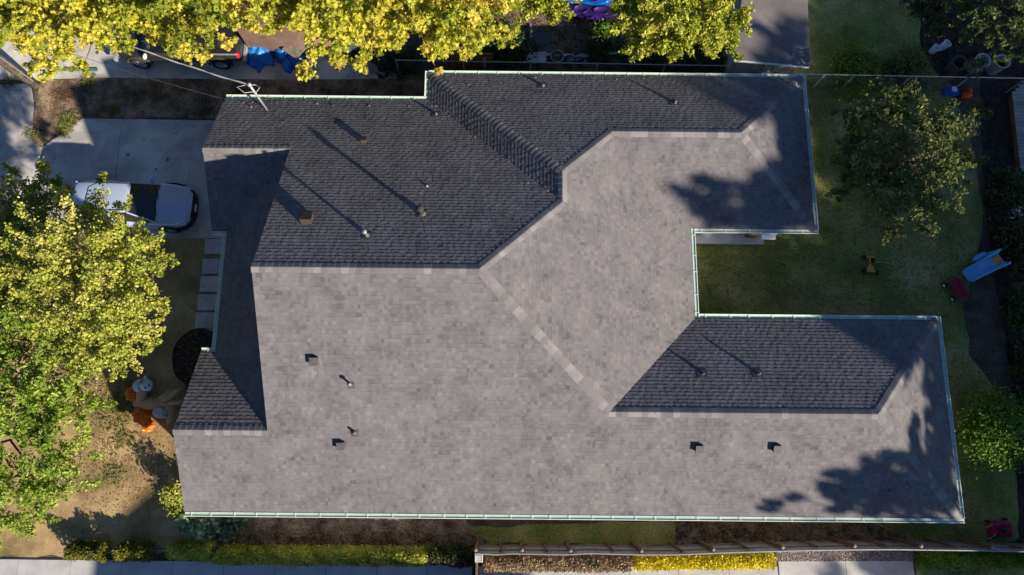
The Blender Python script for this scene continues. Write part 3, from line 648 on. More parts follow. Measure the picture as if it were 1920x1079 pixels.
# silver suv facing the garage
suv = thing('suv', 'silver suv parked on the concrete driveway facing the garage', 'car', W(271, 394, 0), math.radians(-1.5))
carbody([(-2.32, .70, .86, .40), (-2.28, .84, 1.0, .32), (-1.9, .93, 1.06, .26), (-1.0, .94, 1.04, .24), (.6, .94, 1.02, .24), (1.1, .935, 1.02, .25), (1.6, .92, .96, .27), (1.95, .86, .88, .28), (2.15, .74, .79, .32), (2.28, .54, .68, .38), (2.34, .3, .58, .42)], RING, M['silver'], 'body', suv)
k = MB(); k.loft([[(x, y, z) for (y, z) in ((w, .26), (w, .56), (0, .58), (-w, .56), (-w, .26))] for x, w in ((1.8, .935), (2.05, .86), (2.22, .72), (2.33, .52), (2.38, .3))]); k.build('front_bumper', M['black'], suv, smooth=False, bevel=.02)
k = MB(); k.loft([[(x, y, z) for (y, z) in ((w, .26), (w, .5), (0, .52), (-w, .5), (-w, .26))] for x, w in ((-1.9, .955), (-2.2, .93), (-2.38, .8))]); k.build('rear_bumper', M['black'], suv, bevel=.02)
gb = [(1.05, .80, 1.0), (.15, .86, 1.0), (-1.9, .84, 1.02), (-2.22, .74, 1.02)]; gt = [(.18, .60, 1.60), (-.3, .64, 1.66), (-1.55, .62, 1.66), (-1.98, .56, 1.58)]
panel('windshield', M['glass'], [(gb[0][0], -gb[0][1], gb[0][2]), (gb[0][0], gb[0][1], gb[0][2]), (gt[0][0], gt[0][1], gt[0][2]), (gt[0][0], -gt[0][1], gt[0][2])], suv)
panel('rear_window', M['glass'], [(gb[3][0], gb[3][1], 1.02), (gb[3][0], -gb[3][1], 1.02), (gt[3][0], -gt[3][1], 1.58), (gt[3][0], gt[3][1], 1.58)], suv)
for s in (-1, 1):
    panel('side_window', M['glass'], [(gb[0][0] - .05, s*.825, 1.0), (-2.15, s*.80, 1.02), (-1.9, s*.585, 1.56), (.12, s*.615, 1.58)], suv)
k = MB(); k.loft([[(x, y * w, z + c) for (y, c) in ((1, -.05), (.92, .0), (.5, .03), (0, .04), (-.5, .03), (-.92, 0), (-1, -.05))] for x, w, z in ((.24, .60, 1.585), (-.1, .635, 1.635), (-.8, .65, 1.66), (-1.5, .635, 1.65), (-2.02, .57, 1.58))], closed=False, caps=False)
k.build('roof_panel', M['silver'], suv, smooth=True, sub=1, solid=.03)
for s in (-1, 1):
    for pa_, pb_, pr_ in (((1.06, s*.815, 1.0), (.2, s*.62, 1.60), .03), ((-2.2, s*.77, 1.0), (-1.98, s*.58, 1.58), .04), ((-.55, s*.87, 1.0), (-.6, s*.645, 1.62), .025)): k = MB(); k.tube([pa_, pb_], pr_, 6); k.build('pillar', M['silver'], suv)
    k = MB(); k.tube([(.1, s*.56, 1.665), (-1.8, s*.55, 1.69)], .017, 6); k.build('roof_rail', M['black'], suv)
    k = MB(); k.ell((.72, s*1.04, 1.08), (.09, .14, .075)); k.bar((.74, s*.84, 1.02), (.72, s*.98, 1.06), .10, .05); k.build('mirror', M['silver'], suv, smooth=True)
    k = MB(); k.ell((1.98, s*.74, .72), (.24, .11, .075), M=None); k.build('headlight', M['metal'], suv, smooth=True)
    k = MB(); k.ell((-2.24, s*.72, .95), (.07, .12, .11)); k.build('tail_light', M['red'], suv, smooth=True)
    for x in (1.42, -1.42):
        wheel(suv, x, s * .86, .345, s)
        k = MB(); k.tube([(x + .44*math.cos(t), s*.945, .345 + .44*math.sin(t)) for t in [math.pi*i/10 for i in range(11)]], .03, 6); k.build('wheel_arch', M['black'], suv)
k = MB()
for i in range(5): k.box(2.30, -.42, .40 + i*.05, 2.345, .42, .425 + i*.05)
k.box(2.28, -.48, .36, 2.31, .48, .66); k.build('grille', M['black'], suv)
k = MB(); k.box(2.385, -.16, .46, 2.40, .16, .60); k.build('licence_plate', M['white'], suv)
k = MB(); k.bar((1.1, -.6, 1.03), (.95, .1, 1.10), .02, .02); k.bar((1.1, .1, 1.03), (.95, .62, 1.09), .02, .02); k.build('wiper', M['black'], suv)
for q in (-.42, .42):
    k = MB(); k.tube([(1.05, q*1.3, 1.045), (1.6, q*1.15, 1.0), (2.1, q*.9, .86)], .008, 4); k.build('hood_crease', M['silver'], suv)
# black pickup under the maple
tp = W(352, 92, 0); trk = thing('pickup_truck', 'black pickup truck half hidden beneath the yellow maple on the neighbour driveway', 'truck', tp, math.radians(180))
carbody([(-2.72, .9, 1.0, .5), (-2.68, .96, 1.12, .42), (-1.2, .97, 1.14, .38), (0, .97, 1.12, .36), (1.2, .97, 1.12, .36), (1.9, .965, 1.12, .38), (2.4, .93, 1.06, .4), (2.68, .8, .94, .45), (2.76, .6, .8, .5)], RING, M['darkpaint'], 'body', trk)
gb = [(1.45, .82), (-.85, .85)]; gt = [(.75, .66), (-.72, .66)]
panel('windshield', M['glass'], [(1.45, -.82, 1.1), (1.45, .82, 1.1), (.75, .66, 1.78), (.75, -.66, 1.78)], trk); panel('rear_window', M['glass'], [(-.85, .85, 1.1), (-.85, -.85, 1.1), (-.72, -.66, 1.78), (-.72, .66, 1.78)], trk)
for s in (-1, 1):
    panel('side_window', M['glass'], [(1.4, s*.83, 1.1), (-.85, s*.85, 1.1), (-.72, s*.665, 1.76), (.72, s*.665, 1.76)], trk)
    k = MB(); k.ell((-2.66, s*.86, .98), (.10, .11, .17)); k.build('tail_light', M['red'], trk, smooth=True)
    k = MB(); k.ell((1.15, s*1.08, 1.2), (.08, .14, .1)); k.build('mirror', M['white'], trk, smooth=True)
    k = MB(); k.ell((2.5, s*.74, .88), (.15, .14, .09)); k.build('headlight', M['metal'], trk, smooth=True)
    k = MB(); k.box(-2.66, s*.95 - .05, 1.14, -.95, s*.95 + .05 - (.04 if s > 0 else -.0), 1.17); k.build('bed_rail', M['metal'], trk)
    for x in (1.75, -1.75):
        wheel(trk, x, s*.9, .40, s)
        k = MB(); k.tube([(x + .50*math.cos(t), s*.97, .40 + .50*math.sin(t)) for t in [math.pi*i/10 for i in range(11)]], .045, 6); k.build('wheel_arch', M['rust'], trk)
k = MB(); k.box(-.76, -.68, 1.77, .78, .68, 1.83); k.build('cab_roof', M['darkpaint'], trk, bevel=.05)
k = MB(); k.box(-2.62, -.84, 1.13, -.92, .84, 1.175); k.build('bed_cover', M['black'], trk, bevel=.01)
k = MB(); k.box(-2.86, -.85, .42, -2.72, .85, .6); k.build('rear_bumper', M['metal'], trk, bevel=.02)
k = MB(); k.box(2.74, -.9, .4, 2.86, .9, .6); k.build('front_bumper', M['metal'], trk, bevel=.02)
# parking wear on the driveway: a few dark oil drips under where cars stand
od = MB()
for (x, y, r) in ((315, 300, .10), (292, 318, .06), (240, 290, .08), (330, 250, .05), (130, 258, .07), (270, 262, .04), (301, 282, .03)):
    c = W(x, y, .034); od.add([c] + [c + Vector((r * random.uniform(.6, 1.3) * math.cos(a), r * random.uniform(.6, 1.3) * math.sin(a), 0)) for a in [i * math.pi / 6 for i in range(12)]], [(0, i, i % 12 + 1) for i in range(1, 13)])
struct(od.build('driveway_stain', mat('oil_stain', [(.12,.115,.105), (.26,.25,.23)], scale=9, rough=.8)))
# ================================================================ POLE, WIRES
pb = W(66, 160, 0); pl = thing('utility_pole', 'weathered wooden utility pole leaning out of the top left corner', 'utility pole', pb)
k = MB(); k.tube([(0, 0, -.1), (0, 0, 3), (0, 0, 6), (0, 0, 9.2)], [.20, .18, .165, .15], 14); k.build('post', M['pole'], pl, smooth=True)
k = MB(); k.bar((-.6, -.7, 8.6), (.6, .7, 8.6), .1, .12); k.build('crossarm', M['pole'], pl)
k = MB(); k.bar((.19, -.03, .4), (.17, -.03, 2.6), .03, .015); k.build('ground_wire_cover', M['metal'], pl)
ptop = pb + Vector((0, 0, 8.8))
def wire(name, label, a, b, sag, r, m, twist=0):
    k = MB(); P = bez(a, b, 40, -sag); k.tube(P, r, 5)
    if twist:
        Q = [p + Vector((0, math.sin(i * 1.1), math.cos(i * 1.1))) * r * 1.6 for i, p in enumerate(P)]; k.tube(Q, r * .7, 5)
    o = k.build(name, m); tag(o, label, 'cable'); return o
wire('service_cable', 'thick twisted cable running from the roof mast to the utility pole', MT, ptop + Vector((.4, .5, -.2)), .75, .019, M['metal'], 1)
wire('phone_cable', 'thin dark cable below the thick one crossing the dark soil by the driveway', W(420, 186, 2.62), pb + Vector((0, 0, 6.2)), .5, .009, M['darkmetal'])
k = MB(); a = W(101, 131, .05); b = W(183, 131, .05); k.bar(a, b, .14, .05); tag(k.build('green_board', M['green'], bevel=.01), 'green board lying on the sunlit neighbour driveway', 'board')
# ================================================================ NORTH SIDE OBJECTS
def draped(name, label, cat, c, rx, ry, h, m, seed, rz=0, pw=1.0, cast=None):
    r_ = random.Random(seed); ph = [r_.uniform(0, 6) for _ in range(6)]; k = MB(); n = 44; rings = 14; vs = []; fs = []
    for j in range(rings + 1):
        q = j / rings
        for i in range(n):
            a = 2 * math.pi * i / n
            e = (abs(math.cos(a)) ** 4 + abs(math.sin(a)) ** 4) ** -.25
            fold = 1 + (.05 + .07 * q) * math.sin(7 * a + ph[0] + q * 2) * q + .05 * math.sin(13 * a + ph[1]) * q + .1 * math.sin(2 * a + ph[2]) * q
            zz = h * (1 - q ** 3.2) * (1 + .12 * math.sin(3 * a + ph[3]) * q) + .07 * math.sin(5 * a + q * 6 + ph[4]) * (1 - q) * q * 3
            vs.append((rx * e * q * fold * math.cos(a), ry * e * q * fold * math.sin(a), max(.015, zz)))
    for j in range(rings):
        for i in range(n): fs.append((j*n+i, j*n+(i+1) % n, (j+1)*n+(i+1) % n, (j+1)*n+i))
    k.add(vs, fs); o = k.build(name, m, smooth=True, solid=.01); o.location = c; o.rotation_euler = (0, 0, rz); tag(o, label, cat); return o
draped('tarp_cover', 'bright blue tarp draped over a low load behind the pickup', 'tarp', W(492, 88, 0), .62, 1.1, .62, M['bluetarp'], 2, .1)
draped('tarp_cover', 'darker blue tarp heap trailing a corner towards the soil', 'tarp', W(540, 105, 0), .55, .75, .5, M['bluetarp'], 5, .7)
k = MB(); k.box(-.5, -.38, 0, .5, .38, .05); k.box(-.36, -.24, .05, .36, .24, .06, 0); o = k.build('folded_mat', M['tan'], bevel=.02); o.location = W(556, 88, .62); o.rotation_euler = (.1, .15, 1.0); tag(o, 'tan folded mat lying on the blue tarp heap', 'mat')
k = MB(); k.bar(W(690, 122, .2), W(724, 138, .2), .3, .24); tag(k.build('timber_beam', M['fence'], bevel=.03), 'weathered grey timber beam end lying on dark soil', 'timber')
draped('grey_cover', 'dark grey cover over a bulky load beside the timber beam', 'cover', W(728, 110, 0), .7, .8, 1.0, M['black'], 9, .4)
k = MB(); k.bar(W(598, 72, .06), W(645, 122, .06), .75, .06); tag(k.build('painted_sun_patch', M['ptan'], bevel=.01), 'pale diagonal strip imitating a sunlit patch of ground under the maple', 'light patch')  # pale tan strip stands in for sunlit ground, light put into its colour
draped('dark_cover', 'black cover between the painted sunlit strip and the timber beam', 'cover', W(670, 88, 0), .8, .6, .9, M['darkmetal'], 12, .2)
# cedar gate panel with a latch box
g0 = W(822, 137, 0); cf = thing('cedar_panel', 'orange cedar fence panel standing north of the gutter', 'fence panel', g0)
k = MB(); w_ = (W(925, 137, 0) - g0).x
for i in range(12): k.box(w_ * i / 12 + .008, 0, .1, w_ * (i + 1) / 12 - .008, .03, 1.55)
k.build('boards', M['cedar'], cf); k = MB(); k.box(0, -.05, .3, w_, -.002, .4); k.box(0, -.05, 1.2, w_, -.002, 1.3); k.box(-.03, -.02, 1.55, w_ + .03, .05, 1.6); k.build('rail', M['cedar'], cf)
k = MB(); k.box(w_ * .83, -.12, .6, w_ * .88, -.052, 1.4); k.build('latch_box', M['metal'], cf)
def chainlink(name, label, pts, h, step=2.6):
    r0 = thing(name, label, 'fence', pts[0]); o0 = Vector(pts[0]); rl = MB()
    P = [Vector(p) - o0 for p in pts]
    rl.tube([p + Vector((0, 0, h)) for p in P], .024, 6); rl.build('top_rail', M['metal'], r0)
    for a, b in zip(P[:-1], P[1:]):
        L = (b - a).length; n = max(1, round(L / step))
        for i in range(n + 1):
            q = a.lerp(b, i / n); k = MB(); k.tube([q, q + Vector((0, 0, h + .05))], .03, 6); k.build('post', M['metal'], r0)
    mk = MB(); 
    for a, b in zip(P[:-1], P[1:]):
        d = (b - a).normalized(); L = (b - a).length; t = 0
        while t < L:
            for s in (1, -1):
                e_ = t + s * h
                p = a + d * t; q = a + d * max(0, min(L, e_)); zq = abs(max(0, min(L, e_)) - t)
                mk.bar(p + Vector((0, 0, .01)), q + Vector((0, 0, max(.02, zq))), .006, .006)
            t += .16
    mk.build('wire_mesh', M['darkmetal'], r0)
chainlink('chain_link_fence', 'wire fence with a thin metal rail behind the north gutter', [W(742, 113, 1.3).xy.to_3d(), W(1374, 124, 1.3).xy.to_3d()], 1.3)
chainlink('chain_link_fence', 'wire fence along the back yard east of the pale shed', [W(1495, 139, 1.3).xy.to_3d(), W(1925, 147, 1.3).xy.to_3d()], 1.3)
k = MB(); k.bar(W(1545, 142, 1.25), W(1523, 166, .05), .05, .05); tag(k.build('brace_pole', M['metal']), 'metal pole leaning on the wire fence near the shed', 'pole')
# kayaks
MKC = [mat('dark_cockpit', [(.03,.012,.10), (.05,.02,.14)], scale=4, rough=.4)]
def kayak(label, a, b, w, m, z=.12):
    a = Vector(a); b = Vector(b); d = b - a; L = d.length; r0 = thing('kayak', label, 'kayak', a, math.atan2(d.y, d.x), 'kayaks by the neighbour fence'); k = MB(); rings = []
    for i in range(15):
        t = i / 14; ww = w / 2 * max(.03, math.sin(math.pi * t) ** .55); hh = .17 + .10 * abs(2 * t - 1) ** 2.5
        rings.append([(L * t, ww * c, z + hh + s) for c, s in ((1, .02), (.93, .075), (.5, .10), (0, .11), (-.5, .10), (-.93, .075), (-1, .02), (-.7, -.18), (0, -.25), (.7, -.18))])
    k.loft(rings); k.build('hull', m, r0, smooth=True)
    for (t0, t1) in ((.20, .44), (.54, .82)):
        k = MB(); k.lathe([(.001, .305 + z), (.5, .305 + z), (.52, .34 + z), (.56, .34 + z), (.56, .28 + z)], cx=0, n=18, sx=L * (t1 - t0) / 1.1, sy=w * .42); c = k.build('cockpit', MKC[0], r0, smooth=True); c.location = (L * (t0 + t1) / 2, 0, -.0)
    for t in (.1, .9):
        k = MB(); k.tube([(L * t - .05, 0, z + .33), (L * t, 0, z + .4), (L * t + .05, 0, z + .33)], .012, 5); k.build('carry_handle', M['black'], r0)
kayak('purple kayak lying on the ground below the blue one', W(1052, 26, 0), W(1160, 34, 0), .78, M['kpurple'])
kayak('blue kayak at the top edge beside the purple one', W(1040, -4, 0), W(1142, 12, 0), .8, M['kblue'])
def boardthing(name, label, a, b, w, h, m, cat='board'):
    k = MB(); k.bar(a, b, w, h); return tag(k.build(name, m, bevel=.01), label, cat)
boardthing('edging_board', 'long pale edging board along the leaf covered bed', W(968, 101, .05), W(1104, 106, .05), .12, .1, M['metal'])
boardthing('edging_board', 'short pale edging board left of the green bush', W(1128, 101, .05), W(1166, 101, .05), .12, .1, M['metal'])
boardthing('edging_post', 'thin grey pipe lying across the leaf covered bed', W(995, 46, .05), W(994, 100, .05), .09, .08, M['fence'], 'pipe')
boardthing('clothes_pole', 'grey metal post at the tip of the purple kayak', W(1157, 24, .05), W(1158, -14, .05), .07, .07, M['metal'], 'pole')
k = MB(); k.lathe([(.42, 0), (.42, .05), (.38, .06), (.01, .06)], n=20); o = k.build('stepping_stone', M['ventgrey']); o.location = W(1015, 72, .01); tag(o, 'round grey stepping stone in the leaf covered bed', 'stepping stone')
o = thing('white_sled', 'crumpled white plastic sled behind the wire fence', 'sled', W(975, 114, .08)); k = MB()
rr_ = []
for i in range(9):
    t = i / 8; w = .23 * (.35 + .65 * min(1, t * 3)); rr_.append([(1.15 * t, w * c, .16 + s + .03 * math.sin(t * 9)) for c, s in ((1.0, .15), (.9, .02), (.4, -.03), (0, -.02), (-.4, -.03), (-.9, .02), (-1.0, .15))])
k.loft(rr_, closed=False, caps=False); k.build('tray', M['white'], o, solid=.015); k = MB(); k.tube([(1.1, -.2, .3), (1.1, .2, .3)], .02, 6); k.build('handle', M['metal'], o)
o = thing('wire_basket', 'round pale basket behind the wire fence', 'basket', W(1044, 112, 0)); k = MB(); k.lathe([(.2, 0), (.27, .25), (.30, .27), (.27, .28), (.25, .25), (.18, .03), (.01, .03)], n=20); k.build('bowl', M['tan'], o); k = MB()
k.tube([(.29 * math.cos(a), .29 * math.sin(a), .28) for a in [i * math.pi / 10 for i in range(21)]], .02, 6, cap=False); k.build('rim', M['metal'], o)
bk = thing('bicycle', 'small rusty bicycle lying behind the wire fence', 'bicycle', W(1082, 116, .06))
for (x, y) in ((-.32, .05), (.38, -.1)):
    k = MB(); k.tube([(x + .22*math.cos(a), y + .22*math.sin(a), .06) for a in [i*math.pi/10 for i in range(21)]], .022, 6, cap=False); w_ = k.build('wheel', M['rubber'], bk)
    k = MB()
    for i in range(6): a = i * math.pi / 6; k.bar((x + .2*math.cos(a), y + .2*math.sin(a), .06), (x - .2*math.cos(a), y - .2*math.sin(a), .06), .006, .006)
    k.build('spokes', M['metal'], w_)
k = MB(); k.tube([(-.32, .05, .08), (-.05, .22, .1), (.27, .2, .1), (.38, -.1, .08)], .018, 6); k.tube([(-.05, .22, .1), (.0, .0, .1), (.27, .2, .1)], .018, 6); k.tube([(-.32, .05, .08), (0, 0, .1)], .015, 6); k.build('frame', M['metal'], bk)
k = MB(); k.tube([(.2, .32, .12), (.3, .25, .14), (.42, .3, .12)], .015, 6); k.build('handlebar', M['metal'], bk); k = MB(); k.ell((-.08, .28, .13), (.1, .05, .03)); k.build('saddle', M['black'], bk)
def pot(name, label, cat, c, r0_, r1, h, m, fill=None, lean=None):
    o = thing(name, label, cat, c); k = MB(); k.lathe([(r0_, 0), (r1, h), (r1 * 1.08, h + .01), (r1 * 1.08, h + .045), (r1 * .92, h + .045), (r1 * .86, h - .02), (r0_ * .85, .05), (.01, .05)], n=22); k.build('shell', m, o)
    k = MB(); k.tube([(-r1, 0, h), (-r1 * .6, .1, h * .75), (0, .14 + r1 * .2, h * .6), (r1 * .6, .1, h * .75), (r1, 0, h)], .007, 5); k.build('bail', M['metal'], o)
    k = MB(); k.lathe([(.01, h * .6), (r1 * .87, h * .6)], n=20); k.build('contents', fill or M['mulch'], o)
    if lean: o.rotation_euler = lean
    return o
pot('bucket', 'white bucket with a round dark hole, right one of the pair in the dark undergrowth', 'bucket', W(1762, 92, 0), .13, .17, .38, M['white'], lean=(0, .35, .4))
pot('bucket', 'white bucket holding a tan lump, left one of the pair in the undergrowth', 'bucket', W(1746, 98, 0), .13, .17, .3, M['white'], M['tan'], lean=(0, .3, .5))
pot('plant_pot', 'white pot beside the small bright bush near the kayaks', 'pot', W(1140, 79, 0), .12, .17, .18, M['white'], M['dirt'])
for i, (x, y, l) in enumerate(((1780, 134, 'grey barrel nearest the shed beneath leaning leaves'), (1822, 130, 'grey barrel with a bright rim, middle of three'), (1858, 132, 'grey barrel on the right of the three by the fence'))):
    o = pot('barrel', l, 'barrel', W(x, y, 0), .27, .31, .72, M['metal'] if i else M['ventgrey'], M['mulch']); o['group'] = 'open barrels by the wire fence'
k = thing('ladder', 'aluminium ladder end at the top edge above the dark undergrowth', 'ladder', W(1676, -2, .3)); 
a_ = Vector((0, 0, 0)); d_ = Vector((.8, -.42, 0)); s_ = Vector((.18, .34, 0))
for s in (0, 1): q = MB(); q.bar(a_ - d_ * 2 + s_ * s, a_ + d_ + s_ * s, .05, .06); q.build('side_rail', M['metal'], k)
for i in range(6): q = MB(); c = a_ - d_ * 2 + d_ * (i * .5 + .2); q.bar(c, c + s_, .03, .03); q.build('rung', M['metal'], k)
# north-east shed
sp = [W(1395, -40, 2.5), W(1513, -40, 2.5), W(1519, 125, 2.45), W(1377, 112, 2.45)]
sd = thing('shed', 'flat roofed shed with pale wall behind the north east corner', 'shed', Vector((sp[3].x, sp[3].y, 0))); o_ = Vector((sp[3].x, sp[3].y, 0))
k = MB(); k.add([p - o_ for p in sp] + [p - o_ - Vector((0, 0, .12)) for p in sp], [(0, 3, 2, 1), (4, 5, 6, 7), (0, 1, 5, 4), (1, 2, 6, 5), (2, 3, 7, 6), (3, 0, 4, 7)]); k.build('roof', M['shedroof'], sd, bevel=.01)
k = MB(); k.bar(sp[3] - o_ + Vector((0, -.02, -.05)), sp[2] - o_ + Vector((0, -.02, -.05)), .03, .09); k.build('roof_trim', M['white'], sd)
wq = [sp[0] + Vector((.15, 0, 0)), sp[1] - Vector((.35, 0, 0)), sp[2] + Vector((-.38, .12, 0)), sp[3] + Vector((.1, .12, 0))]
k = MB(); 
for i in range(4): a, b = wq[i] - o_, wq[(i+1) % 4] - o_; k.add([(a.x, a.y, 0), (b.x, b.y, 0), (b.x, b.y, 2.36), (a.x, a.y, 2.36)], [(0, 1, 2, 3)])
k.build('wall', M['shedwall'], sd)
a = wq[3] - o_; b = wq[2] - o_; dd = (b - a)
k = MB(); 
for t in (.02, .33, .5, .66, .98): q = a + dd * t; k.bar((q.x, q.y - .02, 0), (q.x, q.y - .02, 2.34), .06, .03)
for z in (.9, 1.6): k.bar((a.x, a.y - .02, z), (b.x, b.y - .02, z), .03, .05)
k.build('wall_batten', M['shedwall'], sd)
k = MB(); q0 = a + dd * .36; q1 = a + dd * .48; k.box(q0.x, q0.y - .06, .02, q1.x, q0.y - .035, 1.5); k.build('door', M['tan'], sd)
# weathered deck corner at the right edge
dk = thing('deck', 'weathered grey wooden deck corner cut by the right edge', 'deck', (0, 0, 0)); k = MB(); y = 150
P = [W(1899, 178, .35), W(1925, 152, .35), W(2060, 152, .35), W(2060, 322, .35), W(1915, 322, .35)]
nn_ = 26; yb, yt = P[4].y, P[1].y
for i in range(nn_):
    ya = yb + (yt - yb) * i / nn_; yc2 = yb + (yt - yb) * (i + .9) / nn_; t_ = i / nn_
    xl_ = P[4].x + (P[0].x - P[4].x) * min(1, t_ / .85) + (max(0, t_ - .85) / .15) * (P[1].x - P[0].x)
    k.box(xl_, ya, .3, P[2].x, yc2, .35, 0, random.random())
k.build('planks', M['fence'], dk, attr=True)
k = MB(); k.bar((P[4].x + .1, yb + .1, .15), (P[0].x + .1, yt - .6, .15), .1, .28); k.build('frame', M['fpost'], dk)
# neighbour house with brown roof glimpsed under the maple at the top edge
nb = thing('neighbour_house', 'brown roofed neighbour house glimpsed through the maple at the top edge', 'house', (0, 0, 0)); a = W(430, 48, 2.4); 
k = MB(); k.box(a.x, a.y, 2.3, a.x + 2.5, a.y + 5, 2.45); k.build('porch_roof', M['brick'], nb, bevel=.02)
k = MB(); k.box(a.x + .1, a.y + .1, 0, a.x + 2.4, a.y + 4.9, 2.295); k.build('wall', M['brick'], nb)
# off-frame neighbour to the south (gable facing the hedge): its shadow falls on the strip and the pavement
sh = thing('south_house', 'gabled neighbour house south of the pavement, outside the picture', 'house', (0, 0, 0))
px_, py_, pz_ = 0.15, -12.35, 7.6; k = MB(); wl_, wr_, q_ = 6.2, 9.0, .3
R_ = [(px_ - wl_, pz_ - q_ * wl_), (px_, pz_), (px_ + wr_, pz_ - q_ * wr_)]
for (y0, y1) in ((py_, py_ - 10),):
    vs = [(x, y0, z) for x, z in R_] + [(x, y1, z) for x, z in R_] + [(x, y0, z - .15) for x, z in R_] + [(x, y1, z - .15) for x, z in R_]
    k.add(vs, [(0, 3, 4, 1), (1, 4, 5, 2), (6, 7, 10, 9), (7, 8, 11, 10), (0, 1, 7, 6), (1, 2, 8, 7), (3, 9, 10, 4), (4, 10, 11, 5), (0, 6, 9, 3), (2, 5, 11, 8)])
k.build('roof', M['shedroof'], sh); k = MB(); xl, xr = px_ - wl_ + .1, px_ + wr_ - .1; zl, zr = pz_ - q_ * (wl_ - .1) - .2, pz_ - q_ * (wr_ - .1) - .2; y0, y1 = py_ - .15, py_ - 9.8
k.add([(xl, y0, 0), (xr, y0, 0), (xr, y0, zr), (px_, y0, pz_ - .2), (xl, y0, zl), (xl, y1, 0), (xr, y1, 0), (xr, y1, zr), (px_, y1, pz_ - .2), (xl, y1, zl)], [(0, 1, 2, 3, 4), (9, 8, 7, 6, 5), (0, 5, 6, 1), (1, 6, 7, 2), (4, 9, 5, 0)]); k.build('wall', M['wall'], sh)
for i in range(3):
    k = MB(); x = -4 + i * 4.2; k.box(x, y0 + .01, 1.0, x + 1.4, y0 + .06, 2.3); w_ = k.build('window', M['white'], sh); k = MB(); k.box(x + .1, y0 + .062, 1.1, x + 1.3, y0 + .075, 2.2); k.build('pane', M['glass'], w_)
# ================================================================ YARD TOYS
sl_a = W(1808, 520, 0); sl_b = W(1868, 484, 0); dd = sl_b - sl_a
sld = thing('toy_slide', 'light blue plastic toddler slide with a yellow top step', 'slide', sl_a, math.atan2(dd.y, dd.x))
def slx(t): return 1.36 * t
def slz(t): return .10 + .70 * (max(0, t - .08) ** 1.15) if t < .85 else .10 + .70 * .77 ** 1.15 + .02
k = MB(); ring = []
for i in range(13):
    t = i / 12; z = slz(t); ring.append([(slx(t), y, z + q) for y, q in ((-.26, .12), (-.23, .13), (-.2, .0), (0, -.015), (.2, .0), (.23, .13), (.26, .12), (.26, -.06), (-.26, -.06))])
k.loft(ring); k.build('chute', M['slide'], sld)
for s in (-1, 1):
    k = MB(); k.tube([(slx(t), s * (.27 + .05 * t * t), slz(t) + .14 + (.10 if t > .75 else 0)) for t in [i / 10 for i in range(11)]] + [(1.5, s * .30, .70), (1.5, s * .33, .2)], .035, 8); k.build('side_rail', M['slide'], sld, smooth=True)
    k = MB(); k.add([(.7, s * .28, .05), (1.5, s * .34, .0), (1.46, s * .3, .72), (1.0, s * .27, .5), (.7, s * .3, .0), (1.5, s * .37, .0), (1.46, s * .33, .72), (1.0, s * .3, .5)], [(0, 1, 2, 3), (7, 6, 5, 4), (0, 4, 5, 1), (1, 5, 6, 2), (2, 6, 7, 3), (3, 7, 4, 0)]); k.build('side_panel', M['slide'], sld)
k = MB(); k.box(1.02, -.15, .60, 1.30, .16, .69); k.build('top_step', M['orangeyel'], sld, bevel=.02)
k = MB(); k.ell((.92, .40, .22), (.36, .14, .22)); k.build('side_step', M['slide'], sld, smooth=True)
wg = thing('toy_wagon', 'maroon toy wagon standing at the foot of the blue slide', 'wagon', W(1787, 544, 0), math.radians(-65))
k = MB(); rings = []
for z, a, b in ((.22, .36, .17), (.24, .38, .19), (.40, .45, .24), (.42, .47, .26), (.42, .44, .23), (.28, .37, .18)):
    rings.append([(a * (abs(math.cos(t)) ** .5) * (1 if math.cos(t) >= 0 else -1), b * (abs(math.sin(t)) ** .5) * (1 if math.sin(t) >= 0 else -1), z) for t in [2 * math.pi * i / 24 for i in range(24)]])
k.loft(rings); k.build('tub', M['maroon'], wg, smooth=True)
for x in (-.32, .32):
    for y in (-.29, .29):
        s = 1 if y > 0 else -1; Mt = Matrix.Translation((x, y, .125)) @ Matrix.Rotation(-s * math.pi / 2, 4, 'X')
        k = MB(); k.lathe([(.06, -.04), (.12, -.04), (.125, 0), (.12, .04), (.06, .04)], n=18, M=Mt); w_ = k.build('wheel', M['rubber'], wg); k = MB(); k.lathe([(.065, .035), (.06, .05), (.01, .055)], n=14, M=Mt); k.build('hub_cap', M['white'], w_)
k = MB(); k.bar((-.32, -.26, .125), (-.32, .26, .125), .03, .03); k.bar((.32, -.26, .125), (.32, .26, .125), .03, .03); k.box(-.32, -.03, .12, .32, .03, .22); k.build('axle_frame', M['black'], wg)
k = MB(); k.tube([(.42, 0, .2), (.62, 0, .14), (.9, .1, .06)], .015, 6); k.tube([(.88, .0, .06), (.92, .2, .06)], .015, 6); k.build('pull_handle', M['black'], wg)
sc = thing('toy_trike', 'yellow toy trike with black wheels tipped over on the lawn', 'trike', W(1629, 503, 0), 0)
k = MB(); k.add([(-.22, -.2, .12), (.2, -.22, .12), (.04, .12, .14), (-.06, .12, .14), (-.22, -.2, .18), (.2, -.22, .18), (.04, .12, .19), (-.06, .12, .19)], [(3, 2, 1, 0), (4, 5, 6, 7), (0, 1, 5, 4), (1, 2, 6, 5), (2, 3, 7, 6), (3, 0, 4, 7)]); k.build('seat', M['yellow'], sc, bevel=.02)
k = MB(); k.tube([(-.01, .1, .17), (-.01, .42, .2)], .025, 8); k.tube([(-.16, .42, .2), (.2, .42, .2)], .022, 8); k.build('fork', M['yellow'], sc)
k = MB(); k.tube([(.1, .26, .14), (.55, .22, .09), (.95, .20, .07)], .02, 8); k.build('push_bar', M['yellow'], sc); k = MB(); k.ell((.98, .17, .09), (.07, .09, .05)); k.build('push_bar_grip', M['yellow'], sc, smooth=True)
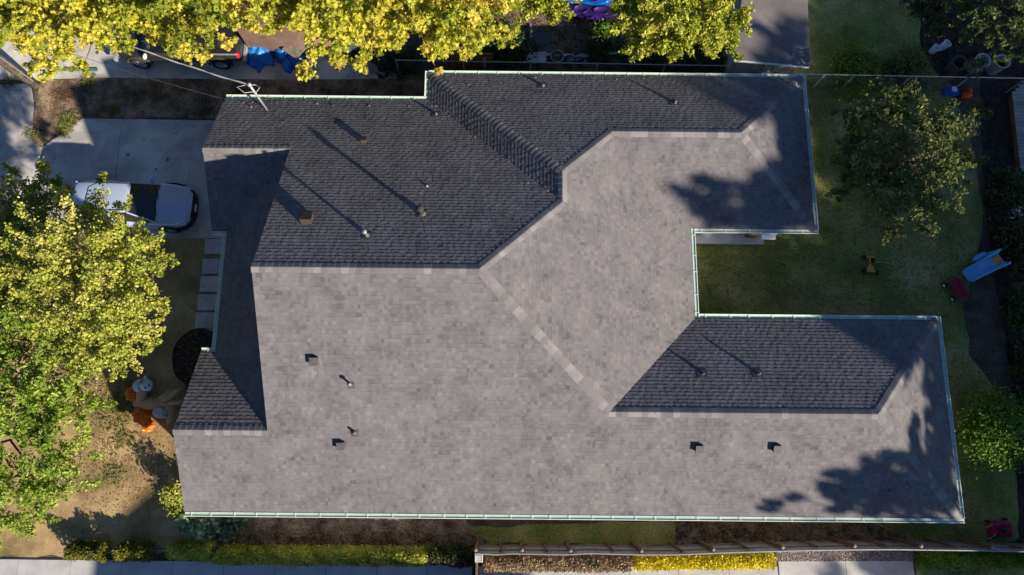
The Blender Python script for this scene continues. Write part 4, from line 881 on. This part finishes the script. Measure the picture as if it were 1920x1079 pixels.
for (x, y) in ((-.26, -.14), (.24, -.2), (-.2, .42), (.14, .30)):
    Mt = Matrix.Translation((x, y, .11)) @ Matrix.Rotation(math.pi / 2, 4, 'Y'); k = MB(); k.lathe([(.03, -.04), (.10, -.04), (.11, 0), (.10, .04), (.03, .04)], n=16, M=Mt); k.build('wheel', M['rubber'], sc)
mw = thing('lawn_mower', 'red ride-on toy mower in the dark corner near the wood fence', 'mower', W(1868, 990, 0), .1)
k = MB(); k.loft([[(x, y, z) for y, z in ((-w, .1), (-w, h), (-w * .6, h + .06), (w * .6, h + .06), (w, h), (w, .1))] for x, w, h in ((-.42, .2, .25), (-.3, .27, .3), (.1, .28, .32), (.35, .24, .3), (.45, .14, .22))]); k.build('deck', M['maroon'], mw, smooth=False, bevel=.02)
k = MB(); k.ell((0, 0, .42), (.15, .13, .11)); k.build('engine', M['black'], mw, smooth=True)
for s in (-1, 1):
    for x in (-.34, .34): Mt = Matrix.Translation((x, s * .3, .1)) @ Matrix.Rotation(-s * math.pi / 2, 4, 'X'); k = MB(); k.lathe([(.03, -.03), (.1, -.03), (.1, .03), (.03, .03)], n=16, M=Mt); k.build('wheel', M['rubber'], mw)
    k = MB(); k.tube([(-.3, s * .2, .3), (-.9, s * .2, .8)], .014, 6); k.build('handle_rail', M['metal'], mw)
k = MB(); k.box(-.1, .1, .33, .2, .14, .36); k.box(-.35, -.2, .31, -.15, -.1, .335); k.build('white_trim', M['white'], mw)
bb = thing('toy_pile_item', 'red orange plastic toy under the leaning branches near the barrels', 'toy', W(1806, 184, 0)); k = MB(); k.ell((0, 0, .22), (.22, .17, .2)); k.ell((.1, .2, .3), (.12, .12, .12)); k.build('shell', M['orred'], bb, smooth=True); k = MB(); k.tube([(-.2, 0, .3), (0, 0, .5), (.2, 0, .3)], .02, 6); k.build('handle', M['orred'], bb)
bb = thing('toy_car', 'small blue and white ride-on toy left of the red orange toy', 'toy', W(1778, 176, 0)); k = MB(); k.loft([[(x, y, z) for y, z in ((-.15, .08), (-.17, h), (.17, h), (.15, .08))] for x, h in ((-.35, .2), (-.1, .42), (.15, .35), (.35, .2))]); k.build('body', M['kblue'], bb, bevel=.03); k = MB(); k.box(-.12, -.12, .43, .1, .12, .46); k.build('seat', M['white'], bb, bevel=.02)
# ================================================================ INFLATABLE HALLOWEEN GROUP
hb = W(285, 755, 0); HOFF = Vector((.0, -.15, 0)); inf = thing('halloween_inflatable', 'inflatable bare tree with orange pumpkins, white ghost and grey owl', 'inflatable', hb)
def L_(px, py, z): return W(px, py, z) - hb + HOFF
k = MB()
k.tube([L_(258, 748, .25), L_(276, 748, .45), L_(296, 748, .9), L_(312, 748, 1.15), L_(322, 747, 1.2)], [.20, .30, .22, .19, .17], 12)
k.tube([L_(306, 748, 1.1), L_(318, 738, 1.3), L_(330, 727, 1.5), L_(341, 722, 1.6)], [.16, .14, .09, .03], 10); k.tube([L_(322, 734, 1.35), L_(333, 730, 1.4), L_(335, 729, 1.4)], [.09, .05, .02], 8)
k.tube([L_(300, 742, 1.0), L_(314, 730, 1.3), L_(325, 723, 1.4)], [.12, .08, .03], 8)
k.tube([L_(318, 748, 1.2), L_(332, 747, 1.4), L_(346, 745, 1.5)], [.15, .09, .03], 10); k.tube([L_(334, 747, 1.4), L_(341, 752, 1.4)], [.07, .02], 8)
k.tube([L_(316, 750, 1.1), L_(324, 760, 1.2), L_(321, 775, 1.1), L_(314, 790, 1.0)], [.17, .15, .11, .03], 10); k.tube([L_(323, 770, 1.1), L_(327, 778, 1.1)], [.08, .02], 8)
k.tube([L_(268, 742, .5), L_(268, 722, 1.0), L_(266, 703, 1.5)], [.24, .20, .02], 12)
k.build('tree_trunk', M['ptan'], inf, smooth=True)
def pumpkin(px, py, z, r, sq=.8):
    c = L_(px, py, z); k = MB(); k.lathe([(max(.01, r * math.cos(t)), r * sq * math.sin(t)) for t in [(-.5 + i / 12) * math.pi for i in range(13)]], cx=c.x, cy=c.y, cz=c.z, n=40, lobes=8, amp=.16)
    p = k.build('pumpkin', M['orange'], inf, smooth=True); k = MB(); k.tube([c + Vector((0, 0, r * sq * .85)), c + Vector((.04, .03, r * sq + .1))], [.05, .03], 8); k.build('stem', M['green'], p)
    k = MB()
    for q in ((-.4, -.62), (.35, -.68)):
        a = math.atan2(q[1], q[0]); 
        e = c + Vector((math.cos(a) * r * .80, math.sin(a) * r * .80, r * .32)); k.add([e + Vector((-.05, -.03, 0)), e + Vector((.06, -.04, 0)), e + Vector((0, .0, .10))], [(0, 1, 2)])
    k.build('face_patch', M['gface'], p, solid=.02)
pumpkin(251, 731, .32, .33); pumpkin(268, 771, .36, .40); pumpkin(279, 791, .25, .26)
k = MB(); c = L_(299, 720, 0)
k.lathe([(.26, .5), (.30, .75), (.27, 1.0), (.2, 1.2)], cx=c.x - .22, cy=c.y, n=18); k.ell((c.x - .2, c.y, .8), (.33, .27, .3)); k.ell((c.x + .12, c.y + .02, 1.2), (.24, .23, .22)); k.tube([(c.x + .1, c.y + .2, 1.2), (c.x + .08, c.y + .34, 1.3), (c.x + .14, c.y + .36, 1.3)], [.08, .06, .03], 8)
k.tube([(c.x - .25, c.y - .2, .8), (c.x - .2, c.y - .42, .8)], [.12, .05], 8)
gh = k.build('ghost', M['wnylon'], inf, smooth=True); k = MB(); k.ell((c.x + .18, c.y - .08, 1.38), (.035, .05, .03)); k.ell((c.x + .28, c.y + .0, 1.34), (.035, .05, .03)); k.build('eyes', M['black'], gh, smooth=True)
c = L_(303, 766, 1.0); k = MB(); k.ell((c.x, c.y, c.z), (.32, .24, .25)); k.tube([(c.x + .2, c.y + .12, c.z + .1), (c.x + .38, c.y + .16, c.z + .15)], [.09, .01], 8); k.tube([(c.x + .2, c.y - .14, c.z + .1), (c.x + .36, c.y - .2, c.z + .15)], [.09, .01], 8); ow = k.build('owl', M['gnylon'], inf, smooth=True)
for y in (.09, -.10):
    k = MB(); k.lathe([(.075, .2), (.07, .25), (.01, .26)], cx=c.x + .06, cy=c.y + y, cz=c.z, n=14); e = k.build('eye', M['white'], ow); k = MB(); k.lathe([(.03, .262), (.025, .27), (.01, .272)], cx=c.x + .07, cy=c.y + y, cz=c.z, n=10); k.build('pupil', M['black'], e)
k = MB(); k.tube([(c.x - .04, c.y, c.z + .24), (c.x + .03, c.y, c.z + .30)], [.03, .005], 6); k.build('beak', M['yellow'], ow)
# ================================================================ SOUTH FENCE
fz_ = 1.95
topl = [(890, 1039), (930, 1041), (960, 1039), (1010, 1040), (1060, 1041), (1110, 1038.5), (1160, 1040), (1205, 1041), (1270, 1041), (1340, 1038), (1400, 1036), (1470, 1034), (1530, 1032.5), (1600, 1031.5), (1670, 1031), (1750, 1032), (1830, 1033), (1925, 1035), (2000, 1037)]
tw = [W(x, y, fz_) for x, y in topl]; f0 = Vector((tw[0].x, tw[0].y, 0)); fe = thing('wood_fence', 'long grey wooden fence between the side yard and the hedges', 'fence', f0)
bd = MB(); cap_ = MB()
for a, b in zip(tw[:-1], tw[1:]):
    L = (b - a).length; d = (b - a) / L; n = max(1, int(L / .14)); e = Vector((-d.y, d.x, 0))
    for i in range(n):
        p = a + d * (L * (i + .5) / n) - f0; p.z = 0; wv = L / n * .47; q = random.gauss(0, .004)
        vs = []
        for z in (.03, fz_ - .02 - random.uniform(0, .012)):
            for (u, v) in ((-wv, -.01), (wv, -.01), (wv, .01), (-wv, .01)): vs.append(p + d * u + e * (v + q) + Vector((0, 0, z)))
        bd.add(vs, [(0,3,2,1),(4,5,6,7),(0,1,5,4),(1,2,6,5),(2,3,7,6),(3,0,4,7)], 0, random.random())
    cap_.bar(a - f0 + Vector((0, 0, .005)), b - f0 + Vector((0, 0, .005)), .035, .02)
bd.build('boards', M['fence'], fe, attr=True); cap_.build('cap_rail', M['metal'], fe)
for z in (.35, 1.25):
    k = MB()
    for a, b in zip(tw[:-1], tw[1:]): k.bar(a - f0 + Vector((0, .04, z - fz_)), b - f0 + Vector((0, .04, z - fz_)), .04, .07)
    k.build('rail', M['fence'], fe)
def on_top(px):
    for (a, b), (A, B) in zip(zip(topl[:-1], topl[1:]), zip(tw[:-1], tw[1:])):
        if a[0] <= px <= b[0]: return A.lerp(B, (px - a[0]) / (b[0] - a[0]))
    return tw[-1]
for i, px in enumerate((892, 938, 979, 1025, 1070, 1150, 1203, 1280, 1338, 1405, 1468, 1535, 1603, 1665, 1728, 1795, 1862, 1922, 1985)):
    p = on_top(px) - f0; p.z = 0; big = i % 2 == 0; w_ = .055 if big else .035
    k = MB(); k.box(p.x - w_, p.y + .022 + .05, 0, p.x + w_, p.y + .022 + .05 + 2 * w_, fz_ - (.0 if big else .1)); po = k.build('post', M['fpost'], fe)
    if big: k = MB(); k.lathe([(w_ * 1.25, 0), (w_ * 1.25, .02), (.01, .04)], cx=p.x, cy=p.y + .07 + w_, cz=fz_, n=4); k.build('post_cap', M['fence'], po)
# gate leaf running down from the corner with louvred white sign board
ga = on_top(892); gt_ = thing('gate', 'brown timber gate at the end of the wooden fence', 'gate', Vector((ga.x, ga.y - .06, 0))); k = MB(); gy = -1.9
for i in range(13): k.box(-.02, gy * (i + 1) / 13 + .01, .05, .02, gy * i / 13 - .01, 1.4)
k.build('boards', M['fpost'], gt_)
for y in (0, gy): k = MB(); k.box(-.05, y - .05, 0, .05, y + .05, 1.5); k.build('post', M['fpost'], gt_)
a = W(891, 1040, 1.45); b = W(905, 1055, 1.45); lv = thing('louvre_panel', 'small white louvred panel fixed beside the gate corner', 'panel', Vector((a.x, b.y, 1.38)))
k = MB(); w_ = b.x - a.x; h_ = a.y - b.y; k.box(0, 0, 0, w_, .03, .06); k.box(0, h_ - .03, 0, w_, h_, .06); k.box(0, .03, 0, .03, h_ - .03, .06); k.box(w_ - .03, .03, 0, w_, h_ - .03, .06); k.build('frame', M['white'], lv)
k = MB(); k.box(.03, .03, 0, w_ - .03, h_ - .03, .02); k.build('backing', M['ventgrey'], lv)
for i in range(4): k = MB(); y = .05 + (h_ - .1) * i / 4; k.box(.03, y, .025, w_ - .03, y + (h_ - .1) / 7, .045); k.build('slat', M['white'], lv)
# ================================================================ HEDGES, SHRUBS
def HG(name, label, x0, x1, yc_, yb_, h, n, m, size=.045, gap=0, rag=.1, shape='oval', cat='hedge'):
    a = W(x0, yc_ + 4, h * .7); b = W(x1, yb_ + 4, h * .7); w = .60; h *= .82
    return hedge(name, label, a.x, a.y, b.x, b.y, w, h, n, m, size, shape, gap, rag, cat)
HG('hedge', 'ragged dark yellow green hedge at the left end of the pavement', 122, 278, 1032, 1034, .95, 7500, mat('dark_hedge_leaf', [(.05,.07,.01), (.14,.15,.015), (.30,.27,.02)], trans=.3, **LT), gap=.08, rag=.16)
HG('hedge', 'short hedge clump between the ragged hedge and the long clipped hedge', 312, 396, 1031, 1033, .85, 5000, M['leaf_hedge'], rag=.12)
HG('hedge', 'long clipped yellow green hedge along the pavement', 406, 800, 1040, 1043, 1.0, 24000, M['leaf_hedge'], rag=.04)
HG('hedge', 'dark green bush between the clipped hedge and the gate', 806, 884, 1040, 1042, .95, 5500, mat('deep_hedge_leaf', [(.02,.035,.012), (.06,.08,.02), (.14,.12,.04)], trans=.25, **LT), rag=.12)
HG('hedge', 'bronze tinted hedge just outside the wooden fence', 908, 1182, 1053, 1053, .9, 17000, M['leaf_red'], rag=.05)
HG('hedge', 'bright golden hedge beside the gravel strip', 1190, 1452, 1050, 1048, .9, 16000, M['leaf_gold'], rag=.03)
HG('hedge', 'dark green hedge at the right end of the wooden fence', 1728, 1925, 1047, 1045, .7, 11000, M['leaf_bush'], rag=.08)
shrub('shrub', 'yellowish shrub at the south west corner of the house wall', 'shrub', W(350, 925, 0), .55, 1.3, 1500, M['leaf_elm'], .05)
shrub('shrub', 'reddish yellow shrub below the corner gutter at the lawn edge', 'shrub', W(352, 945, 0), .45, .8, 800, M['leaf_citrus'], .045)
shrub('shrub', 'pale sage green bush beneath the south gutter', 'shrub', W(392, 962, 0), .85, .9, 1500, M['leaf_pale'], .09, 'maple')
shrub('shrub', 'smaller darker sage bush right of the pale one', 'shrub', W(440, 968, 0), .7, .7, 900, mat('sage_leaf', [(.10,.16,.08), (.17,.24,.13)], trans=.3, **LT), .08, 'maple')
shrub('shrub', 'round bright green shrub on the lawn right of the house', 'shrub', W(1848, 808, 0), 1.55, 1.6, 9000, M['leaf_bush'], .055)
shrub('shrub', 'slim bright green bush in the leaf covered bed', 'shrub', W(1128, 76, 0), .38, 1.1, 900, M['leaf_bush'], .055)
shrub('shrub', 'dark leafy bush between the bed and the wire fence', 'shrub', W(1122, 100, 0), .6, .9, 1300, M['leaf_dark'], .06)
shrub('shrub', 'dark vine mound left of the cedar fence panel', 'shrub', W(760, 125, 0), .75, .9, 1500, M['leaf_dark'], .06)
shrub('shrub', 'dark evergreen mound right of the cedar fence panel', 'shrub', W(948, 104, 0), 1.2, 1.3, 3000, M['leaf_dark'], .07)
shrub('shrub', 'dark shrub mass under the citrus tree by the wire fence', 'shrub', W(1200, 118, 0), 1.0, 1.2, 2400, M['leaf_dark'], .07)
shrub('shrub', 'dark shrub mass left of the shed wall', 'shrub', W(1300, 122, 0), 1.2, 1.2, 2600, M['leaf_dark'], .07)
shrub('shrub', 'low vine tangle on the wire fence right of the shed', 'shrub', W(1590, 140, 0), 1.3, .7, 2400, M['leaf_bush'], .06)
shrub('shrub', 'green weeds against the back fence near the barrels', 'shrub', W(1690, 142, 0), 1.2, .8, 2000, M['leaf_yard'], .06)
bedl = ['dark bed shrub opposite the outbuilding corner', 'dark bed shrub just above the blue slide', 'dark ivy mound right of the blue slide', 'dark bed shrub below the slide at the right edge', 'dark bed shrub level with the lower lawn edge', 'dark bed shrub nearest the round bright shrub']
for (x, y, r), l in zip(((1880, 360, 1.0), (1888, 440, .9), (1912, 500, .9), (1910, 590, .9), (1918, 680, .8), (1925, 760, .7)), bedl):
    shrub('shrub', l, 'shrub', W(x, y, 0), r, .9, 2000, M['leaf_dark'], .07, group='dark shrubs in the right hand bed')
# small white flowering plant in the bed
shrub('flowering_plant', 'white flowering plant in the dark bed above the slide', 'plant', W(1902, 402, .6), .2, .3, 60, M['white'], .035)
# ================================================================ TREES
def lob(L, ): return [tuple(W(px, py, z).xy) + (z, r) for px, py, z, r in L]
make_tree('tree', 'small leaved yellow olive tree covering the parked suv and front lawn', 'tree', W(120, 520, 0),
  lob([(300, 478, 4.8, .28), (318, 488, 4.6, .18), (298, 500, 4.8, .2), (300, 572, 4.8, .25), (285, 560, 5, .35), (300, 592, 4.6, .22), (290, 640, 4.6, .25), (85, 322, 4.2, .3), (20, 325, 4.2, .35), (195, 335, 4.2, .22), (235, 385, 4.8, .3), (60, 400, 5.2, 1.2), (140, 410, 5.6, 1.0), (200, 425, 5.2, .65), (225, 455, 6, 1.1), (150, 480, 6.8, 1.5), (70, 500, 6.3, 1.35), (10, 470, 5.5, 1.2), (255, 490, 5.6, .9), (200, 545, 6.5, 1.3), (120, 570, 6.6, 1.3), (250, 600, 5.6, .85), (195, 635, 6, 1.15), (30, 570, 5.6, 1.1), (230, 655, 5.4, .8), (50, 350, 4.6, .5), (110, 355, 4.6, .45), (-50, 430, 5, 1.5), (-60, 560, 5, 1.5), (130, 640, 5.6, 1.0)]),
  M['leaf_elm'], .042, 'round', 7.2, .2, twig_out=1.45, up=.55)
make_tree('tree', 'bright fresh green tree filling the lower left lawn', 'tree', W(20, 800, 0),
  lob([(20, 560, 5.4, 1.2), (40, 640, 5.8, 1.3), (110, 700, 5.6, 1.1), (30, 740, 6, 1.3), (150, 760, 5, .85), (70, 820, 5.6, 1.15), (150, 850, 4.6, .75), (30, 900, 5.2, 1.15), (110, 915, 4.8, .95), (-30, 970, 4.8, 1.2), (60, 975, 4.4, .6), (-80, 700, 5.5, 2.0), (-100, 880, 5.5, 2.0), (175, 690, 4.6, .4)]),
  M['leaf_green'], .054, 'oval', 5.8, .2, twig_out=1.15, up=.5)
ml1 = [(-40, -20, 7, 1.5), (30, 5, 7.5, 1.2), (58, 75, 6.6, .65), (110, 40, 8, 1.2), (105, 105, 6.4, .75), (150, 128, 5.4, .38), (68, 118, 5.6, .38), (180, 10, 8, 1.3), (185, 70, 6.8, .55), (245, 20, 8, .8), (232, 85, 6.4, .42), (310, 12, 8, 1.0), (300, 58, 7, .45), (360, 40, 7.6, .85), (350, 95, 6.4, .33), (382, 104, 6.2, .28), (420, 30, 7.8, .75), (425, 78, 6.6, .3), (455, 10, 8, .9), (200, -60, 8, 2.2), (350, -60, 8.4, 2.2), (60, -60, 8, 2.2)]
make_tree('tree', 'yellow maple reaching over the black pickup and neighbour driveway', 'tree', W(300, -60, 0), lob(ml1), M['leaf_maple'], .07, 'maple', 5.2, .26, twig_out=1.1, up=.6, valbias=.08)
ml2 = [(520, 20, 7.6, .9), (515, 50, 6.6, .25), (575, 15, 7.8, 1.0), (590, 90, 6.6, .45), (578, 128, 5.6, .45), (640, 30, 8, 1.2), (650, 85, 6.6, .5), (645, 118, 5.8, .25), (700, 30, 8, 1.1), (700, 95, 6.2, .55), (680, 120, 5.8, .3), (760, 15, 8, .9), (735, 80, 6.6, .5), (830, 35, 8, 1.2), (812, 100, 6, .32), (822, 134, 5.2, .13), (880, 50, 7.4, .85), (876, 100, 6.2, .3), (920, 20, 7.6, 1.0), (945, 65, 6.4, .4), (600, -60, 8.4, 2.2), (780, -60, 8.6, 2.2), (900, -50, 8, 1.8)]
make_tree('tree', 'broad yellow maple overhanging the soil north of the house', 'tree', W(750, -10, 0), lob(ml2), M['leaf_maple'], .07, 'maple', 5.2, .28, twig_out=1.1, up=.6, valbias=.12)
make_tree('tree', 'small green tree beside the kayaks at the top edge', 'tree', W(1000, 5, 0), lob([(1000, 15, 4.2, .95), (1030, 8, 4.2, .8), (985, -20, 4.4, 1.0), (955, 78, 3.2, .5), (1040, -30, 4.4, 1.0)]), M['leaf_citrus'], .06, 'oval', 6, .12, up=.55)
make_tree('tree', 'rounded glossy yellow green tree between the kayaks and the shed', 'tree', W(1275, 60, 0), lob([(1205, 35, 4.4, 1.0), (1260, 25, 5, 1.1), (1255, 75, 4.4, .95), (1310, 20, 5, 1.1), (1320, 75, 4.4, .8), (1360, 45, 4.6, .9), (1370, 85, 3.8, .55), (1200, 75, 3.9, .7), (1200, -30, 4.6, 1.2), (1330, -30, 4.8, 1.4)]), M['leaf_citrus'], .062, 'oval', 7, .16, up=.55)
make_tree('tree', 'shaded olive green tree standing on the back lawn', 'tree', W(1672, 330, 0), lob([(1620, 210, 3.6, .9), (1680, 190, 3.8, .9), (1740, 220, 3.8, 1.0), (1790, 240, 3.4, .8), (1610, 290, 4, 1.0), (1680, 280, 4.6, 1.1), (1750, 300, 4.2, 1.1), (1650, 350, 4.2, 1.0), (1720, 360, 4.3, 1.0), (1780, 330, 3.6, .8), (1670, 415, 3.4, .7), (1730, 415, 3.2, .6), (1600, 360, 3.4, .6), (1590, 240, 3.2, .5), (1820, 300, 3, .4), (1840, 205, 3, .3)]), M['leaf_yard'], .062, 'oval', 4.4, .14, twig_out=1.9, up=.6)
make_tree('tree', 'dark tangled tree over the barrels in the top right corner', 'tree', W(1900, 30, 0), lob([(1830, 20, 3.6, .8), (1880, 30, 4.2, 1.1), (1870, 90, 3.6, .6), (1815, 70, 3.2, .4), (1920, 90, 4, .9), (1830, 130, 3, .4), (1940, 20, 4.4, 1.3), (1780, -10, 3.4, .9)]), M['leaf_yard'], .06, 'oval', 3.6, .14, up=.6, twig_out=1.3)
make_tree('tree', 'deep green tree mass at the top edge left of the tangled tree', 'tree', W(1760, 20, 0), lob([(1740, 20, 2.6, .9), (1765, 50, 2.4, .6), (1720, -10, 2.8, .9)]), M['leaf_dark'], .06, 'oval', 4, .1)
# big trees east of the frame; their crowns shade the yard and the east hips
def shade_at(px, py, zs, zc):
    g = W(px, py, zs); L = (zc - zs) / TAN; return g + Vector((SAZ[0], SAZ[1], TAN)) * L
def shade_tree(label, spots, dens=2.6, size=.16, base=None, shape='oval'):
    lo = [tuple(shade_at(px, py, zs, zc)) + (r,) for px, py, zs, zc, r in spots]
    b = Vector((sum(l[0] for l in lo) / len(lo), sum(l[1] for l in lo) / len(lo), 0))
    make_tree('tree', label, 'tree', b, lo, M['leaf_yard'], size, shape, dens, .35, 'tall trees east of the picture', up=.3, tilt=.9, skirt=.95)
shade_tree('tall tree outside the picture whose crown shades the back lawn', [(1560, 500, 0, 11, 3.2), (1680, 560, 0, 12, 3.4), (1800, 520, 0, 12, 3.2), (1620, 400, 0, 13, 3.2), (1740, 420, 0, 14, 3.4), (1850, 400, 0, 13, 3.4), (1840, 640, 0, 11, 3)], 1.05)
shade_tree('tall tree outside the picture whose crown shades the north east hip', [(1500, 330, 3, 14, 2.0), (1430, 395, 3, 13, 1.25), (1345, 375, 3.2, 13, .75), (1295, 365, 3.2, 13.5, .4), (1262, 350, 3.2, 13.5, .25), (1285, 318, 3.2, 13.5, .22), (1325, 335, 3.2, 13, .35), (1310, 395, 3, 13, .4), (1350, 410, 3, 13, .5), (1400, 350, 3.2, 13, .6), (1385, 315, 3.2, 13, .3), (1435, 300, 3.2, 13, .4), (1490, 215, 3, 15, 1.3), (1410, 180, 3, 16, .9), (1335, 165, 3, 16, .5), (1480, 400, 3, 13, 1.4), (1380, 410, 3, 13, .8), (1470, 300, 3.2, 13.5, .9), (1440, 340, 3.4, 13, .8), (1490, 270, 3, 15, 1.0)], 2.4)
shade_tree('tall tree outside the picture whose crown shades the north east garden', [(1600, 180, 0, 13, 3.2), (1720, 180, 0, 14, 3.4), (1840, 180, 0, 13, 3.4), (1620, 60, 0, 14, 3.2), (1740, 50, 0, 14, 3.4), (1880, 60, 0, 14, 3.4), (1800, 300, 0, 14, 3.2), (1470, 60, 2.4, 12, .9), (1450, 110, 2.4, 12, .7)], 1.9)
shade_tree('tall tree outside the picture whose crown shades the south east hip', [(1760, 900, 3, 9, 1.5), (1680, 910, 3, 9, 1.3), (1610, 890, 3, 9, 1.0), (1555, 915, 3, 9.5, .55), (1690, 850, 3.5, 9.5, .9), (1620, 850, 3.4, 9.5, .6), (1770, 800, 3, 9, 1.2), (1760, 720, 3, 9.5, .7), (1740, 655, 3, 10, .9), (1660, 640, 3.2, 10, .8), (1600, 620, 2.8, 10.5, .6), (1445, 950, 2.8, 9, .35), (1720, 700, 3, 9.5, .35), (1700, 780, 3.4, 9.5, .25), (1775, 850, 3, 9, 1.1), (1640, 940, 3, 9, .9), (1540, 870, 3.2, 9.5, .4), (1700, 620, 3, 10, .9), (1770, 760, 2.8, 9.5, .9), (1580, 945, 2.9, 9, .6), (1525, 900, 3, 9.5, .3), (1560, 875, 3, 9.5, .4), (1595, 855, 3.2, 9.5, .4), (1650, 825, 3.4, 9.5, .3), (1490, 930, 3, 9.2, .3), (1700, 815, 3.5, 9.5, .35)], 3.0, .12)
shade_tree('tall tree outside the picture whose crown shades the lower right lawn', [(1850, 760, 0, 10, 2.2), (1870, 900, 0, 10, 2.4), (1860, 1000, 0, 10, 2.2), (1790, 1010, 0, 9.5, 1.8), (1700, 1010, 0, 9, 1.4), (1830, 1070, 0, 9, 1.8), (1900, 820, 0, 10, 2.2), (1650, 1070, 0, 8.5, .7), (1560, 1075, 0, 8.5, .5)], 3.0)
